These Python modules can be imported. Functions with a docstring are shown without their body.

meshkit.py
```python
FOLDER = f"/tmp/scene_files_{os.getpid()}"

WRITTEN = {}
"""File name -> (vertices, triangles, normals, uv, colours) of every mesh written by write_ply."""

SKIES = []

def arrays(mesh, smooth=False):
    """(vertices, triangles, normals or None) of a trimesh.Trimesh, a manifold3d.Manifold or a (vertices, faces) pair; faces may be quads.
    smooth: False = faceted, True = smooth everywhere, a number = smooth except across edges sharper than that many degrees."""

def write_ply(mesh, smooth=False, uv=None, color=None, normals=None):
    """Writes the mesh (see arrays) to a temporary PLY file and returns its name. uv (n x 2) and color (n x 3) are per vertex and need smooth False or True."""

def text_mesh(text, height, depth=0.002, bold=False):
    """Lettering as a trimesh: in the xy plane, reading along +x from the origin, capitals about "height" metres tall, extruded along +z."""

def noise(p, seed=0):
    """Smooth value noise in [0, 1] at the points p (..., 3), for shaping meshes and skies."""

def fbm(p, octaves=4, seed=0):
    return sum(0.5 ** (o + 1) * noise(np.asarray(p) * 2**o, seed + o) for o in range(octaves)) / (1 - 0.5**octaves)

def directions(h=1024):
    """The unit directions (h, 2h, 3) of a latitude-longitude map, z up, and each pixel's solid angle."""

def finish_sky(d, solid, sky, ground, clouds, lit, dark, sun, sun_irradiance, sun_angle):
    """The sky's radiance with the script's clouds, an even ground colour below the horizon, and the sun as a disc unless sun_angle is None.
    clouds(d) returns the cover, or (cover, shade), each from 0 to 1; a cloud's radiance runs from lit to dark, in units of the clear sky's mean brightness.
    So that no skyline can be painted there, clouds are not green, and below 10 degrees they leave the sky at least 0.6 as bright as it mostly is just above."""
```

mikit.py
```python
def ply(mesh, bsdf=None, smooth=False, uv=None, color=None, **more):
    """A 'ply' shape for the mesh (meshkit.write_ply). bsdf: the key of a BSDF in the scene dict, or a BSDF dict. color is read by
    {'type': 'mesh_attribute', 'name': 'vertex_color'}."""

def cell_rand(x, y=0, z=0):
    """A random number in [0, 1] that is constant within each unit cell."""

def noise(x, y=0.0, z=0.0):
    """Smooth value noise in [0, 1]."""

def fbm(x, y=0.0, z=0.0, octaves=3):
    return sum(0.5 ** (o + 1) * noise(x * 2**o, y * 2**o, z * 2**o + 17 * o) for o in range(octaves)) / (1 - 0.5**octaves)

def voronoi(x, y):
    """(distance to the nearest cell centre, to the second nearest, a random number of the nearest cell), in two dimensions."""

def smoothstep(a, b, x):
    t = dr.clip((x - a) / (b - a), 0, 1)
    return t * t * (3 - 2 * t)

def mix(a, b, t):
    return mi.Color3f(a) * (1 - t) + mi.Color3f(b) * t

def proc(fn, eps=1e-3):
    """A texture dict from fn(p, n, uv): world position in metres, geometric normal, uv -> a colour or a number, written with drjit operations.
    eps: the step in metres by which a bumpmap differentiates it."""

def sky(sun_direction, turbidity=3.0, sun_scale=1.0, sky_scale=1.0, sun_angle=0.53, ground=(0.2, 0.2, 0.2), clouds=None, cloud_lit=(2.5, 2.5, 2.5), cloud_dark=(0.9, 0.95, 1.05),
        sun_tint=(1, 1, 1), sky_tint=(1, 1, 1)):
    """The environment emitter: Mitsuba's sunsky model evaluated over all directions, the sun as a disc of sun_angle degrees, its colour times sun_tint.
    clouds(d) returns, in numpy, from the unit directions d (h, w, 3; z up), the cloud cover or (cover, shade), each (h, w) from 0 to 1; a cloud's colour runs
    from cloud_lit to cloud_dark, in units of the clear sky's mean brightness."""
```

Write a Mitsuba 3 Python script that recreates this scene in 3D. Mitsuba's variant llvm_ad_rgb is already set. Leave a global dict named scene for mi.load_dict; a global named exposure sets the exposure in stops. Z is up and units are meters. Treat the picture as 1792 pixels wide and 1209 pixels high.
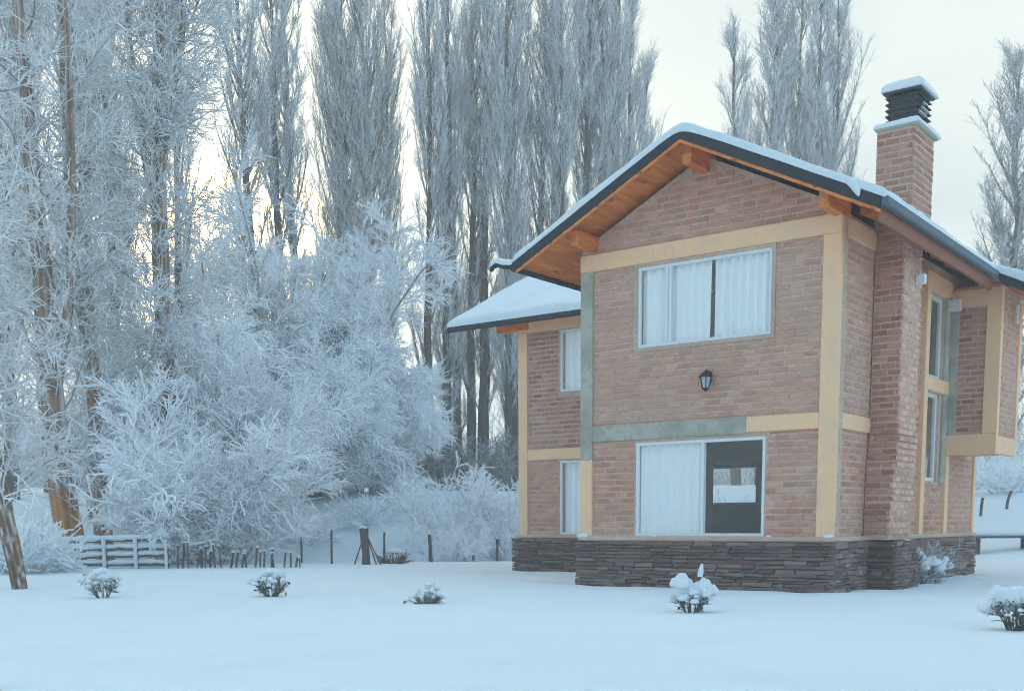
import math
import numpy as np
import trimesh
import manifold3d as m3
import mitsuba as mi
import drjit as dr
from shapely.geometry import Polygon, box as sbox
import mikit
import meshkit
from mikit import noise, fbm, smoothstep, mix

T = mi.ScalarTransform4f
scene, labels = {}, {}

# ------------------------------------------------------------------ camera, sky, exposure
CAM = np.array([6.232, -16.275, 1.084])
YAW, PITCH, ROLL = -0.6417, -0.1238, -0.005
_F = np.array([math.sin(YAW) * math.cos(PITCH), math.cos(YAW) * math.cos(PITCH), math.sin(PITCH)])
_R = np.array([math.cos(YAW), -math.sin(YAW), 0.0])
_U = np.cross(_R, _F)
_UP = -_R * math.sin(ROLL) + _U * math.cos(ROLL)
scene['camera'] = {'type': 'perspective', 'fov': 48.812, 'fov_axis': 'x', 'near_clip': 0.1, 'far_clip': 3000.0,
                   'principal_point_offset_y': -0.4602,
                   'to_world': T().look_at(origin=CAM.tolist(), target=(CAM + _F).tolist(), up=_UP.tolist())}
SUN = np.array([-0.74, 0.63, 0.20]); SUN = SUN / np.linalg.norm(SUN)


def np_noise(p, s, seed=0):
    return meshkit.fbm(np.asarray(p, float) * s + seed * 7.31) if hasattr(meshkit, 'fbm') else 0


def clouds(d):
    c = d @ SUN
    ang = np.degrees(np.arccos(np.clip(c, -1, 1)))
    z = np.maximum(d[..., 2], 0.03)
    q = np.stack([d[..., 0] / (z + 0.25) * 1.6, d[..., 1] / (z + 0.25) * 1.6, d[..., 2] * 0 + 3.1], -1)
    n = meshkit.fbm(q.reshape(-1, 3)).reshape(d.shape[:2])
    n = (n - n.min()) / (n.max() - n.min())
    shade = np.clip((ang - 3) / 26, 0, 1) ** 0.6 * 0.72 + (n - 0.5) * 0.75 * np.clip(ang / 25, 0.2, 1)
    cover = np.clip(1.06 - (ang - 42) / 60 + (n - 0.5) * 0.5, 0.12, 1)
    return cover, np.clip(shade, 0, 1)


exposure = 4.0
scene['sky'] = mikit.sky(SUN.tolist(), turbidity=3, sun_scale=0.010, sky_scale=1.0, sun_angle=10.0, ground=(0.6, 0.65, 0.7), clouds=clouds,
                         cloud_lit=(2.45, 2.32, 1.78), cloud_dark=(0.86, 0.98, 1.01), sun_tint=(1.0, 0.97, 0.80), sky_tint=(0.82, 0.90, 0.95))


# ------------------------------------------------------------------ materials
def flat(key, col, rough=0.8, spec=0.3, **kw):
    scene[key] = {'type': 'twosided', 'bsdf': {'type': 'principled', 'base_color': {'type': 'rgb', 'value': list(col)}, 'roughness': rough, 'specular': spec, **kw}}


def vcol(key, rough=0.85, bump=None):
    b = {'type': 'principled', 'base_color': {'type': 'mesh_attribute', 'name': 'vertex_color'}, 'roughness': rough, 'specular': 0.25}
    if bump:
        b = {'type': 'bumpmap', 'arbitrary': mikit.proc(bump[0], bump[1]), 'bsdf': b, 'scale': 1.0}
    scene[key] = {'type': 'twosided', 'bsdf': b}


def proc(key, fn, rough=0.85, bump=None, spec=0.3):
    b = {'type': 'principled', 'base_color': mikit.proc(fn), 'roughness': rough, 'specular': spec}
    if bump:
        b = {'type': 'bumpmap', 'arbitrary': mikit.proc(bump[0], bump[1]), 'bsdf': b, 'scale': 1.0}
    scene[key] = {'type': 'twosided', 'bsdf': b}


def f_paint(p, n, uv):
    a = fbm(p.x * 3 + 5, p.y * 3, p.z * 1.4, 3)
    b = fbm(p.x * 22, p.y * 22, p.z * 6, 2)
    c = mix((0.92, 0.58, 0.335), (0.85, 0.56, 0.36), smoothstep(0.35, 0.68, a))
    return mix(c, (0.70, 0.49, 0.29), smoothstep(0.55, 0.85, b) * 0.3)


def f_cement(p, n, uv):
    a = fbm(p.x * 2.3, p.y * 2.3 + 3, p.z * 2.3, 3)
    b = fbm(p.x * 17, p.y * 17, p.z * 9, 2)
    c = mix((0.36, 0.345, 0.285), (0.46, 0.445, 0.38), smoothstep(0.3, 0.7, a))
    return mix(c, (0.29, 0.28, 0.235), smoothstep(0.5, 0.8, b) * 0.5)


def f_mortar(p, n, uv):
    a = fbm(p.x * 1.7, p.y * 1.7, p.z * 2.3 + 9, 3)
    b = fbm(p.x * 26, p.y * 26, p.z * 26, 2)
    c = mix((0.51, 0.365, 0.28), (0.58, 0.43, 0.34), smoothstep(0.3, 0.7, a))
    return c * (0.8 + 0.4 * b)


def f_snow(p, n, uv):
    a = fbm(p.x * 0.35, p.y * 0.35, p.z, 3)
    return mix((0.64, 0.725, 0.765), (0.69, 0.765, 0.795), a)


def h_snow(p, n, uv):
    return 0.08 * fbm(p.x * 1.3, p.y * 1.3, p.z * 1.3, 3) + 0.018 * fbm(p.x * 11, p.y * 11, p.z * 11, 3)


def f_wood(p, n, uv):
    g = fbm(p.x * 14, p.y * 1.6, p.z * 14, 3)
    c = mix((0.60, 0.165, 0.040), (0.78, 0.25, 0.066), smoothstep(0.3, 0.7, g))
    k = noise(p.x * 9, p.y * 4, p.z * 9)
    return mix(c, (0.20, 0.065, 0.028), smoothstep(0.78, 0.9, k) * 0.8)


def h_brick(p, n, uv):
    return 0.004 * fbm(p.x * 40, p.y * 40, p.z * 40, 2)


def h_bark(p, n, uv):
    return 0.03 * fbm(p.x * 14, p.y * 14, p.z * 3.0, 3)


proc('mat_paint', f_paint, 0.7)
proc('mat_cement', f_cement, 0.9)
proc('mat_mortar', f_mortar, 0.95, (h_brick, 2e-3))
proc('mat_snow', f_snow, 0.75, (h_snow, 1e-2), 0.2)
proc('mat_wood', f_wood, 0.5)
vcol('mat_brick', 0.9, (h_brick, 2e-3))
vcol('mat_bark', 0.95, (h_bark, 4e-3))
vcol('mat_twig', 0.8)
flat('mat_snowcap', (0.72, 0.78, 0.815), 0.75, 0.2)
flat('mat_fascia', (0.020, 0.027, 0.038), 0.6, 0.3)
flat('mat_gutter', (0.07, 0.115, 0.15), 0.5, 0.4)
flat('mat_metal', (0.05, 0.055, 0.062), 0.5, 0.5)
flat('mat_white', (0.72, 0.75, 0.77), 0.4, 0.5)
flat('mat_curtain', (0.80, 0.83, 0.84), 0.9, 0.1)
flat('mat_room', (0.20, 0.21, 0.22), 0.9, 0.2)
flat('mat_black', (0.018, 0.019, 0.021), 0.45, 0.5)
flat('mat_lampglass', (0.45, 0.48, 0.5), 0.2, 0.5)
flat('mat_soil', (0.07, 0.06, 0.05), 0.95, 0.1)
flat('mat_post', (0.11, 0.10, 0.092), 0.9, 0.2)
flat('mat_joint', (0.15, 0.12, 0.11), 0.95, 0.1)
flat('mat_wood_shaded', (0.27, 0.095, 0.05), 0.6, 0.3)  # eave board wood, the shade under the eave put into its colour
flat('mat_leaf', (0.055, 0.065, 0.045), 0.8, 0.3)
scene['mat_glass'] = {'type': 'thindielectric', 'int_ior': 1.5}


# ------------------------------------------------------------------ helpers
def uniq(key):
    if key not in scene and key not in labels:
        return key
    i = 1
    while f'{key}_{i:03d}' in scene or f'{key}_{i:03d}' in labels:
        i += 1
    return f'{key}_{i:03d}'


def add(key, mesh, mat, smooth=False, color=None, **lab):
    key = uniq(key)
    scene[key] = mikit.ply(mesh, mat, smooth=smooth, color=color)
    if lab:
        labels[key] = lab
    return key


def thing(name, label, cat, group=None):
    key = uniq(name)
    labels[key] = {'label': label, 'category': cat, **({'group': group} if group else {})}
    return key


def bx(x0, x1, y0, y1, z0, z1):
    m = trimesh.creation.box(extents=(x1 - x0, y1 - y0, z1 - z0))
    m.apply_translation(((x0 + x1) / 2, (y0 + y1) / 2, (z0 + z1) / 2))
    return m


def cbx(x0, x1, y0, y1, z0, z1, c=0.008):
    """chamfered box: hull of three inset boxes"""
    pts = []
    for a in (0, 1, 2):
        i = [c, c, c]; i[a] = 0
        for x in (x0 + i[0], x1 - i[0]):
            for y in (y0 + i[1], y1 - i[1]):
                for z in (z0 + i[2], z1 - i[2]):
                    pts.append((x, y, z))
    return trimesh.convex.convex_hull(np.array(pts))


def cat(ms):
    return trimesh.util.concatenate([m for m in ms])


def frame_mat(origin, u, n):
    """local (u, up, out) -> world"""
    M = np.eye(4)
    M[:3, 0], M[:3, 1], M[:3, 2], M[:3, 3] = u, (0, 0, 1), n, origin
    return M


def panel(poly, thick, origin, u, n):
    """extrude a (u,z) polygon by thick, its outer face at the plane through origin with normal n"""
    m = trimesh.creation.extrude_polygon(poly, thick)
    m.apply_translation((0, 0, -thick))
    M = frame_mat(origin, u, n)
    m.apply_transform(M)
    if np.linalg.det(M[:3, :3]) < 0:
        m.invert()
    return m


def tube(pts, rad, sides=6):
    pts = np.asarray(pts, float)
    v, f, _ = tubes(pts[None], np.asarray(rad, float)[None] if np.ndim(rad) else np.full((1, len(pts)), rad), sides)
    n = len(pts)
    c0, c1 = len(v), len(v) + 1
    v = np.vstack([v, pts[:1], pts[-1:]])
    i = np.arange(sides); j = (i + 1) % sides
    caps = np.vstack([np.stack([j, i, i * 0 + c0], 1), np.stack([i + (n - 1) * sides, j + (n - 1) * sides, i * 0 + c1], 1)])
    return trimesh.Trimesh(v, np.vstack([f, caps]), process=False)


def tubes(P, Rr, sides=3):
    """P (N,K,3) polylines, Rr (N,K) radii -> vertices, faces, index of polyline per vertex"""
    N, K, _ = P.shape
    t = np.empty_like(P)
    t[:, 1:-1] = P[:, 2:] - P[:, :-2] if K > 2 else t[:, 1:-1]
    t[:, 0] = P[:, 1] - P[:, 0]; t[:, -1] = P[:, -1] - P[:, -2]
    t /= np.linalg.norm(t, axis=2, keepdims=True) + 1e-12
    ref = np.where(np.abs(t[:, :1, 2:]) < 0.8, np.array([0, 0, 1.0]), np.array([1.0, 0.2, 0]))
    a = np.cross(t, np.broadcast_to(ref, t.shape)); a /= np.linalg.norm(a, axis=2, keepdims=True) + 1e-12
    b = np.cross(t, a)
    ang = np.arange(sides) * 2 * np.pi / sides
    V = P[:, :, None] + Rr[:, :, None, None] * (np.cos(ang)[:, None] * a[:, :, None] + np.sin(ang)[:, None] * b[:, :, None])
    n, k, s = np.meshgrid(np.arange(N), np.arange(K - 1), np.arange(sides), indexing='ij')
    base = n * K * sides + k * sides
    i0, i1 = base + s, base + (s + 1) % sides
    q = np.stack([i0, i1, i1 + sides, i0 + sides], -1).reshape(-1, 4)
    F = np.vstack([q[:, [0, 1, 2]], q[:, [0, 2, 3]]])
    return V.reshape(-1, 3), F, np.repeat(np.arange(N), K * sides)


# ------------------------------------------------------------------ terrain
def sm(a, b, x):
    t = np.clip((x - a) / (b - a), 0, 1)
    return t * t * (3 - 2 * t)


def nz(x, y, s, seed=0.0):
    p = np.stack([np.asarray(x, float) * s + seed, np.asarray(y, float) * s - seed, np.full(np.shape(x), 0.37 + seed)], -1)
    r = meshkit.noise(p.reshape(-1, 3)).reshape(np.shape(x))
    return r


def H(x, y):
    x, y = np.asarray(x, float), np.asarray(y, float)
    r = np.hypot(x - CAM[0], y - CAM[1])
    h = 2.1 * sm(34, 47, r) + 0.9 * sm(47, 70, r) + 0.012 * np.maximum(r - 70, 0) + 0.008 * np.maximum(r - 160, 0) * sm(160, 300, r)
    h = h + 0.05 * nz(x, y, 0.22, 2.0) * sm(5, 12, r) + 0.03 * nz(x, y, 0.8, 5.0) + 0.016 * nz(x, y, 2.3, 6.0) * nz(x, y, 0.3, 7.0) + 0.35 * nz(x, y, 0.11, 9.0) * sm(34, 44, r)
    h = h - 0.30 * sm(31.5, 33, r) * (1 - sm(34, 39, r)) * (1 - sm(-6, -1, x))
    # a bare hollow melted beside the left end of the stone base, a gentle bank along the base
    nearh = np.exp(-np.clip(np.maximum(np.maximum(-9.3 - x, x - 1.2), np.maximum(-0.6 - y, y - 8)), 0, 9) / 0.5)
    h = h + 0.07 * (nz(x, y, 2.2, 11.0) - 0.5) * nearh
    h = h - 0.02 - 0.17 * np.exp(-(((x + 4.95) / 0.6) ** 2 + ((y - 0.33) / 0.2) ** 2))
    h = h - 0.06 * np.exp(-(((x + 8.9) / 0.9) ** 2 + ((y - 3.85) / 0.2) ** 2))
    h = h - 0.06 * np.exp(-(((x - 0.3) / 1.2) ** 2 + ((y - 8.1) / 0.35) ** 2))
    return h


def ground():
    ra = np.concatenate([[0.4], np.geomspace(1.2, 9, 26), np.linspace(9.2, 52, 250), np.geomspace(52.6, 690, 50)])
    th = np.concatenate([np.linspace(-0.62, 0.62, 380), np.linspace(0.66, 2 * np.pi - 0.66, 90)]) + math.atan2(_F[1], _F[0])
    rr, tt = np.meshgrid(ra, th, indexing='ij')
    x, y = CAM[0] + rr * np.cos(tt), CAM[1] + rr * np.sin(tt)
    v = np.stack([x, y, H(x, y)], -1).reshape(-1, 3)
    n, m = rr.shape
    i, j = np.meshgrid(np.arange(n - 1), np.arange(m), indexing='ij')
    a, b = i * m + j, i * m + (j + 1) % m
    F = np.vstack([np.stack([a, a + m, b], -1).reshape(-1, 3), np.stack([b, a + m, b + m], -1).reshape(-1, 3)])
    v = np.vstack([v, [[CAM[0], CAM[1], float(H(CAM[0], CAM[1]))]]])
    j = np.arange(m)
    F = np.vstack([F, np.stack([np.full(m, n * m), j, (j + 1) % m], -1)])
    return trimesh.Trimesh(v, F, process=False)


add('snowy_ground', ground(), 'mat_snow', smooth=True, kind='structure', label='snow covered lawn and field rising gently behind the trees')
add('bare_soil', bx(-6.2, -4.4, 0.0, 0.75, -0.16, -0.045), 'mat_soil', kind='structure', label='dark bare soil showing in the hollow beside the stone base')

# ------------------------------------------------------------------ the house
HOUSE = thing('brick_house', 'two storey brick house with snowy gable roof and brick chimney', 'house')
W, YW, YB, XB = 4.464, 4.2, 5.47, 0.874          # width of the gable front, set-back of the left wing, front of the bay, its projection
YR, XWL, YWB = 7.6, -8.86, 9.2                   # rear of the right side, left end of the wing, rear of the wing
SL, XR, ZR = 0.488, -2.232, 6.85                 # roof slope, ridge
rng = np.random.default_rng(5)
WASH = np.array([0.41, 0.315, 0.26])
bricks, stones = [], []
UX, UY = np.array([1.0, 0, 0]), np.array([0, 1.0, 0])
NF, NR = np.array([0, -1.0, 0]), np.array([1.0, 0, 0])
BRICK_TONES = {
    'warm': [(0.40, 0.235, 0.165), (0.44, 0.27, 0.20), (0.37, 0.20, 0.14), (0.43, 0.295, 0.225), (0.47, 0.33, 0.255), (0.33, 0.185, 0.135)],
    'washed': [(0.42, 0.29, 0.215), (0.45, 0.32, 0.24), (0.40, 0.255, 0.19), (0.43, 0.335, 0.26), (0.41, 0.335, 0.25), (0.38, 0.25, 0.185)],
    'red': [(0.30, 0.165, 0.135), (0.35, 0.215, 0.175), (0.235, 0.12, 0.10), (0.33, 0.20, 0.16), (0.26, 0.135, 0.11), (0.37, 0.245, 0.20)],
}


BRICK_TONES['pale'] = [(0.46, 0.37, 0.315), (0.50, 0.41, 0.35), (0.43, 0.33, 0.28), (0.48, 0.40, 0.34)]
for _k, _w in (('pale', 0.0), ('warm', 0.38), ('washed', 0.62), ('red', 0.22)):
    BRICK_TONES[_k] = [(np.asarray(_c) * (1 - _w) + WASH * _w) * np.array([1.40, 1.035, 0.95]) for _c in BRICK_TONES[_k]]


def lay(holder, origin, u, n, u0, u1, z0, z1, tones='warm', holes=(), top=None, depth=0.022, jz=0.0165, ch=0.10, L=0.235):
    """a running bond of single bricks on the plane through origin (its outer faces there), clipped by holes and by top(u)"""
    tn = BRICK_TONES[tones]
    z, row = z0, 0
    while z < z1 - 0.035:
        h = min(ch, z1 - z)
        a = u0 - (0.5 * L if row % 2 else 0.0) + rng.uniform(-0.015, 0.015)
        while a < u1:
            l = L + rng.uniform(-0.015, 0.012)
            segs = [(max(a, u0), min(a + l - 0.022, u1))]
            if top is not None:
                segs = [(s, e) for s, e in segs if min(top(s), top(e)) >= z + h * 0.9]
            for (h0, h1, k0, k1) in holes:
                new = []
                for s, e in segs:
                    if z + h <= k0 + 0.01 or z >= k1 - 0.01 or e <= h0 or s >= h1:
                        new.append((s, e)); continue
                    if s < h0:
                        new.append((s, h0))
                    if e > h1:
                        new.append((h1, e))
                segs = new
            for s, e in segs:
                if e - s > 0.045:
                    bricks.append((holder, origin, u, n, s, e, z + jz, z + h - jz, tn[rng.integers(len(tn))], depth))
            a += l
        z += ch
        row += 1


def block(origin, u, n, s, e, z0, z1, depth, col, rough=0.003, inset=0.007):
    """one brick or stone: 12 vertices, chamfered front, uneven corners"""
    q = np.array([(s, z0), (e, z0), (e, z1), (s, z1)]) + rng.normal(0, rough, (4, 2))
    c = q.mean(0)
    qi = q + np.sign(c - q) * inset
    d = rng.normal(0, rough * 0.6, 4) + rng.uniform(-0.4, 0.4) * rough
    loc = np.vstack([np.c_[q, np.full(4, -depth - 0.004)], np.c_[q, d - inset * 0.9], np.c_[qi, d]])
    v = origin + loc[:, :1] * u + loc[:, 1:2] * np.array([0, 0, 1.0]) + loc[:, 2:] * n
    F = []
    for b in (0, 4):
        for i in range(4):
            j = (i + 1) % 4
            F += [(b + i, b + j, b + 4 + j), (b + i, b + 4 + j, b + 4 + i)]
    F += [(8, 9, 10), (8, 10, 11)]
    F = np.array(F)
    if np.dot(np.cross(u, [0, 0, 1.0]), n) < 0:
        F = F[:, ::-1]
    k = np.asarray(col) * rng.uniform(0.88, 1.10) * np.array([1, rng.uniform(0.96, 1.05), rng.uniform(0.94, 1.07)])
    C = np.clip(k * rng.uniform(0.88, 1.1, (12, 1)), 0, 1)
    area = (e - s) * (z1 - z0)
    mid = v.mean(0)
    if depth < 0.049:
        g = float(np.clip((meshkit.fbm(mid[None] * 1.1 + 4.0)[0] - 0.43) * 3.0, 0, 1)) * 0.42
        C = C * (1 - g) + np.array([0.50, 0.39, 0.325]) * g
    view = (mid - CAM) / np.linalg.norm(mid - CAM)
    px = area * max(-float(view @ n), 0) / np.linalg.norm(mid - CAM) ** 2
    return v, F, C, px


def lay_stone(holder, origin, u, n, u0, u1, z0, z1, dark=0.0):
    z = z0
    while z < z1 - 0.02:
        h = rng.uniform(0.036, 0.078)
        if z + h > z1 - 0.05:
            h = z1 - z
        a = u0
        while a < u1 - 0.02:
            l = rng.uniform(0.14, 0.52)
            if a + l > u1 - 0.1:
                l = u1 - a
            t = rng.choice(5)
            col = np.array([(0.175, 0.122, 0.112), (0.21, 0.152, 0.138), (0.14, 0.10, 0.095), (0.235, 0.19, 0.165), (0.19, 0.115, 0.102)][t]) * (1 - dark)
            stones.append((holder, origin + n * rng.uniform(-0.012, 0.014), u, n, a + 0.005, a + l - 0.005, z + 0.004, z + h - 0.004, col, 0.05))
            a += l
        z += h


def place_pieces(lst, name, limit, rest_key, rest_label):
    built = [(it[0], *block(*it[1:8], it[9], it[8], rough=0.003 if name == 'brick' else 0.008, inset=0.007 if name == 'brick' else 0.012)) for it in lst]
    order = sorted(range(len(built)), key=lambda i: -built[i][4])
    for i in order[:limit]:
        h, v, F, C, _ = built[i]
        add(f'{h}__{name}', (v, F), 'mat_brick', color=C)
    V, Fs, Cs, at = [], [], [], 0
    for i in order[limit:]:
        h, v, F, C, _ = built[i]
        V.append(v); Fs.append(F + at); Cs.append(C); at += len(v)
    if V:
        add(rest_key, (np.vstack(V), np.vstack(Fs)), 'mat_brick', color=np.vstack(Cs), kind='stuff', label=rest_label)


def roof_z(x):
    return ZR - SL * abs(x - XR)


Z1, Z2, Z3, Z4 = 2.445, 2.675, 5.19, 5.455      # mid beam, top beam
ZP = 0.77
BK = 0.045                                        # backing plane of the brick panels behind the frame faces
hs = HOUSE

# front wall
win_up, win_lo = (-3.39, -1.07, 3.88, 5.145), (-3.40, -1.12, 0.855, 2.375)
front_poly = Polygon([(-W, 0.2), (0, 0.2), (0, roof_z(0) - 0.2), (XR, ZR - 0.2), (-W, roof_z(-W) - 0.2)])
for w in (win_up, win_lo):
    front_poly = front_poly.difference(sbox(w[0], w[2], w[1], w[3]))
fw = add(f'{hs}__front_wall', panel(front_poly, 0.2, np.array([0, BK, 0]), UX, NF), 'mat_mortar')
FO = np.array([0, BK - 0.012, 0.0])
lay(fw, FO, UX, NF, -4.22, -0.275, ZP + 0.12, Z1, 'warm', [(win_lo[0] - 0.03, win_lo[1] + 0.03, 0.7, Z1)])
lay(fw, FO, UX, NF, -4.22, -0.275, Z2 + 0.01, Z3, 'washed', [(win_up[0] - 0.065, win_up[1] + 0.065, win_up[2] - 0.065, Z3 + 0.1)])
lay(fw, FO, UX, NF, -4.45, -0.01, Z4 + 0.01, ZR - 0.2, 'warm', top=lambda u: roof_z(u) - 0.2)
add(f'{hs}__ledge', cbx(-W - 0.03, 0.05, -0.045, 0.04, ZP + 0.005, ZP + 0.085, 0.02), 'mat_mortar')
sur = cat([bx(win_up[0] - 0.06, win_up[1] + 0.06, 0.022, 0.05, win_up[2] - 0.06, win_up[2]), bx(win_up[0] - 0.06, win_up[0], 0.022, 0.05, win_up[2], Z3), bx(win_up[1], win_up[1] + 0.06, 0.022, 0.05, win_up[2], Z3), bx(win_up[0], win_up[1], 0.022, 0.05, win_up[3], Z3)])
add(f'{hs}__window_surround', sur, 'mat_mortar')

for (x, y, r_, k_) in ((-0.06, -0.02, 0.055, 1), (-4.40, -0.02, 0.075, 2), (-1.0, -0.03, 0.03, 3), (-3.0, -0.03, 0.035, 4)):
    q_ = trimesh.creation.icosphere(subdivisions=2, radius=1.0)
    q_.apply_scale([r_ * 1.5, r_ * 0.7, r_ * 0.6]); q_.apply_translation((x, y, ZP + 0.09))
    add(f'{hs}__snow', q_, 'mat_snowcap', True)

# concrete frame
def column(x0, x1, y0, y1, z0, z1, mat='mat_paint', lab=None):
    return add(f'{hs}__column', cbx(x0, x1, y0, y1, z0, z1, 0.006), mat, **({'label': lab} if lab else {}))


def beam(x0, x1, y0, y1, z0, z1, mat='mat_paint', lab=None):
    return add(f'{hs}__beam', cbx(x0, x1, y0, y1, z0, z1, 0.006), mat, **({'label': lab} if lab else {}))


column(-0.27, 0.0, 0.0, 0.10, ZP + 0.03, Z3)
column(-W, -4.23, 0.0, 0.16, ZP + 0.03, 2.13)
column(-W, -4.23, 0.004, 0.16, 2.134, Z3, 'mat_cement', 'bare grey concrete upper half of the left corner column')
beam(-W, 0.0, -0.004, 0.10, Z3 + 0.002, Z4)
beam(-1.43, -0.272, 0.004, 0.10, Z1, Z2)
beam(-4.228, -1.433, 0.008, 0.10, Z1 - 0.02, Z2 + 0.01, 'mat_cement', 'unpainted grey concrete floor beam over the lower front window')

# right side wall, its frame, windows
sw_up, sw_lo = (4.2, 5.2, 3.60, 5.03), (4.13, 5.12, 1.79, 3.35)
side_poly = Polygon([(0.02, 0.2), (YR, 0.2), (YR, 5.52), (0.02, 5.52)])
for w in (sw_up, sw_lo):
    side_poly = side_poly.difference(sbox(w[0], w[2], w[1], w[3]))
sd = add(f'{hs}__side_wall', panel(side_poly, 0.2, np.array([-BK, 0, 0]), UY, NR), 'mat_mortar')
SO = np.array([-BK + 0.012, 0, 0.0])
lay(sd, SO, UY, NR, 0.105, 1.47, ZP + 0.12, Z1, 'warm')
lay(sd, SO, UY, NR, 0.105, 1.47, Z2, Z3, 'washed')
lay(sd, SO, UY, NR, 2.3, 3.97, ZP + 0.12, 5.5, 'warm')
lay(sd, SO, UY, NR, 4.2, 5.5, ZP + 0.12, 1.75, 'warm')
lay(sd, SO, UY, NR, 5.73, 7.45, ZP + 0.12, 2.3, 'washed')
beam(-0.1, -0.004, 0.102, 1.447, Z3 + 0.002, Z4 - 0.003)
beam(-0.1, -0.006, 0.102, 1.447, Z1, Z2)
column(-0.1, 0.03, 3.98, 4.19, ZP + 0.03, 5.06)
beam(-0.1, 0.025, 3.98, YB - 0.002, 5.062, 5.34)
beam(-0.1, 0.02, 4.192, YB - 0.002, 3.36, 3.59)
column(-0.1, 0.006, 5.215, YB - 0.002, 1.77, 3.358, 'mat_cement', 'grey concrete strip beside the lower side window')
column(-0.1, 0.006, 5.215, YB - 0.002, 3.592, 5.06, 'mat_cement', 'grey concrete strip beside the upper side window')
column(-0.1, 0.012, 5.50, 5.70, ZP + 0.03, 2.28)
column(-0.16, 0.0, 7.46, YR, ZP + 0.03, 5.3)
add(f'{hs}__ledge', cbx(-0.04, 0.045, 0.05, YR + 0.05, ZP + 0.004, ZP + 0.082, 0.02), 'mat_mortar')

# projecting upper bay
bay_core = bx(0.02, XB - BK, YB + BK, 6.98, 2.32, 5.25)
by = add(f'{hs}__bay', bay_core, 'mat_mortar')
lay(by, np.array([0, YB + BK - 0.012, 0]), UX, NF, 0.15, 0.62, 2.68, 4.9, 'red')
lay(by, np.array([XB - BK + 0.012, 0, 0]), UY, NR, YB + 0.17, 6.83, 2.62, 5.2, 'washed')
beam(0.0, XB, YB + 0.004, YB + 0.15, 2.28, 2.64)
column(0.62, XB, YB, YB + 0.155, 2.642, 5.2)
column(0.0, 0.14, YB + 0.012, YB + 0.1, 2.642, 4.9, 'mat_cement', 'grey concrete strip in the inner corner of the bay')
beam(0.0, 0.618, YB + 0.006, YB + 0.1, 4.902, 5.2)
beam(XB - 0.12, XB - 0.004, YB + 0.158, 6.98, 2.285, 2.60)
column(XB - 0.12, XB, 6.84, 7.0, 2.602, 5.1)
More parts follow.
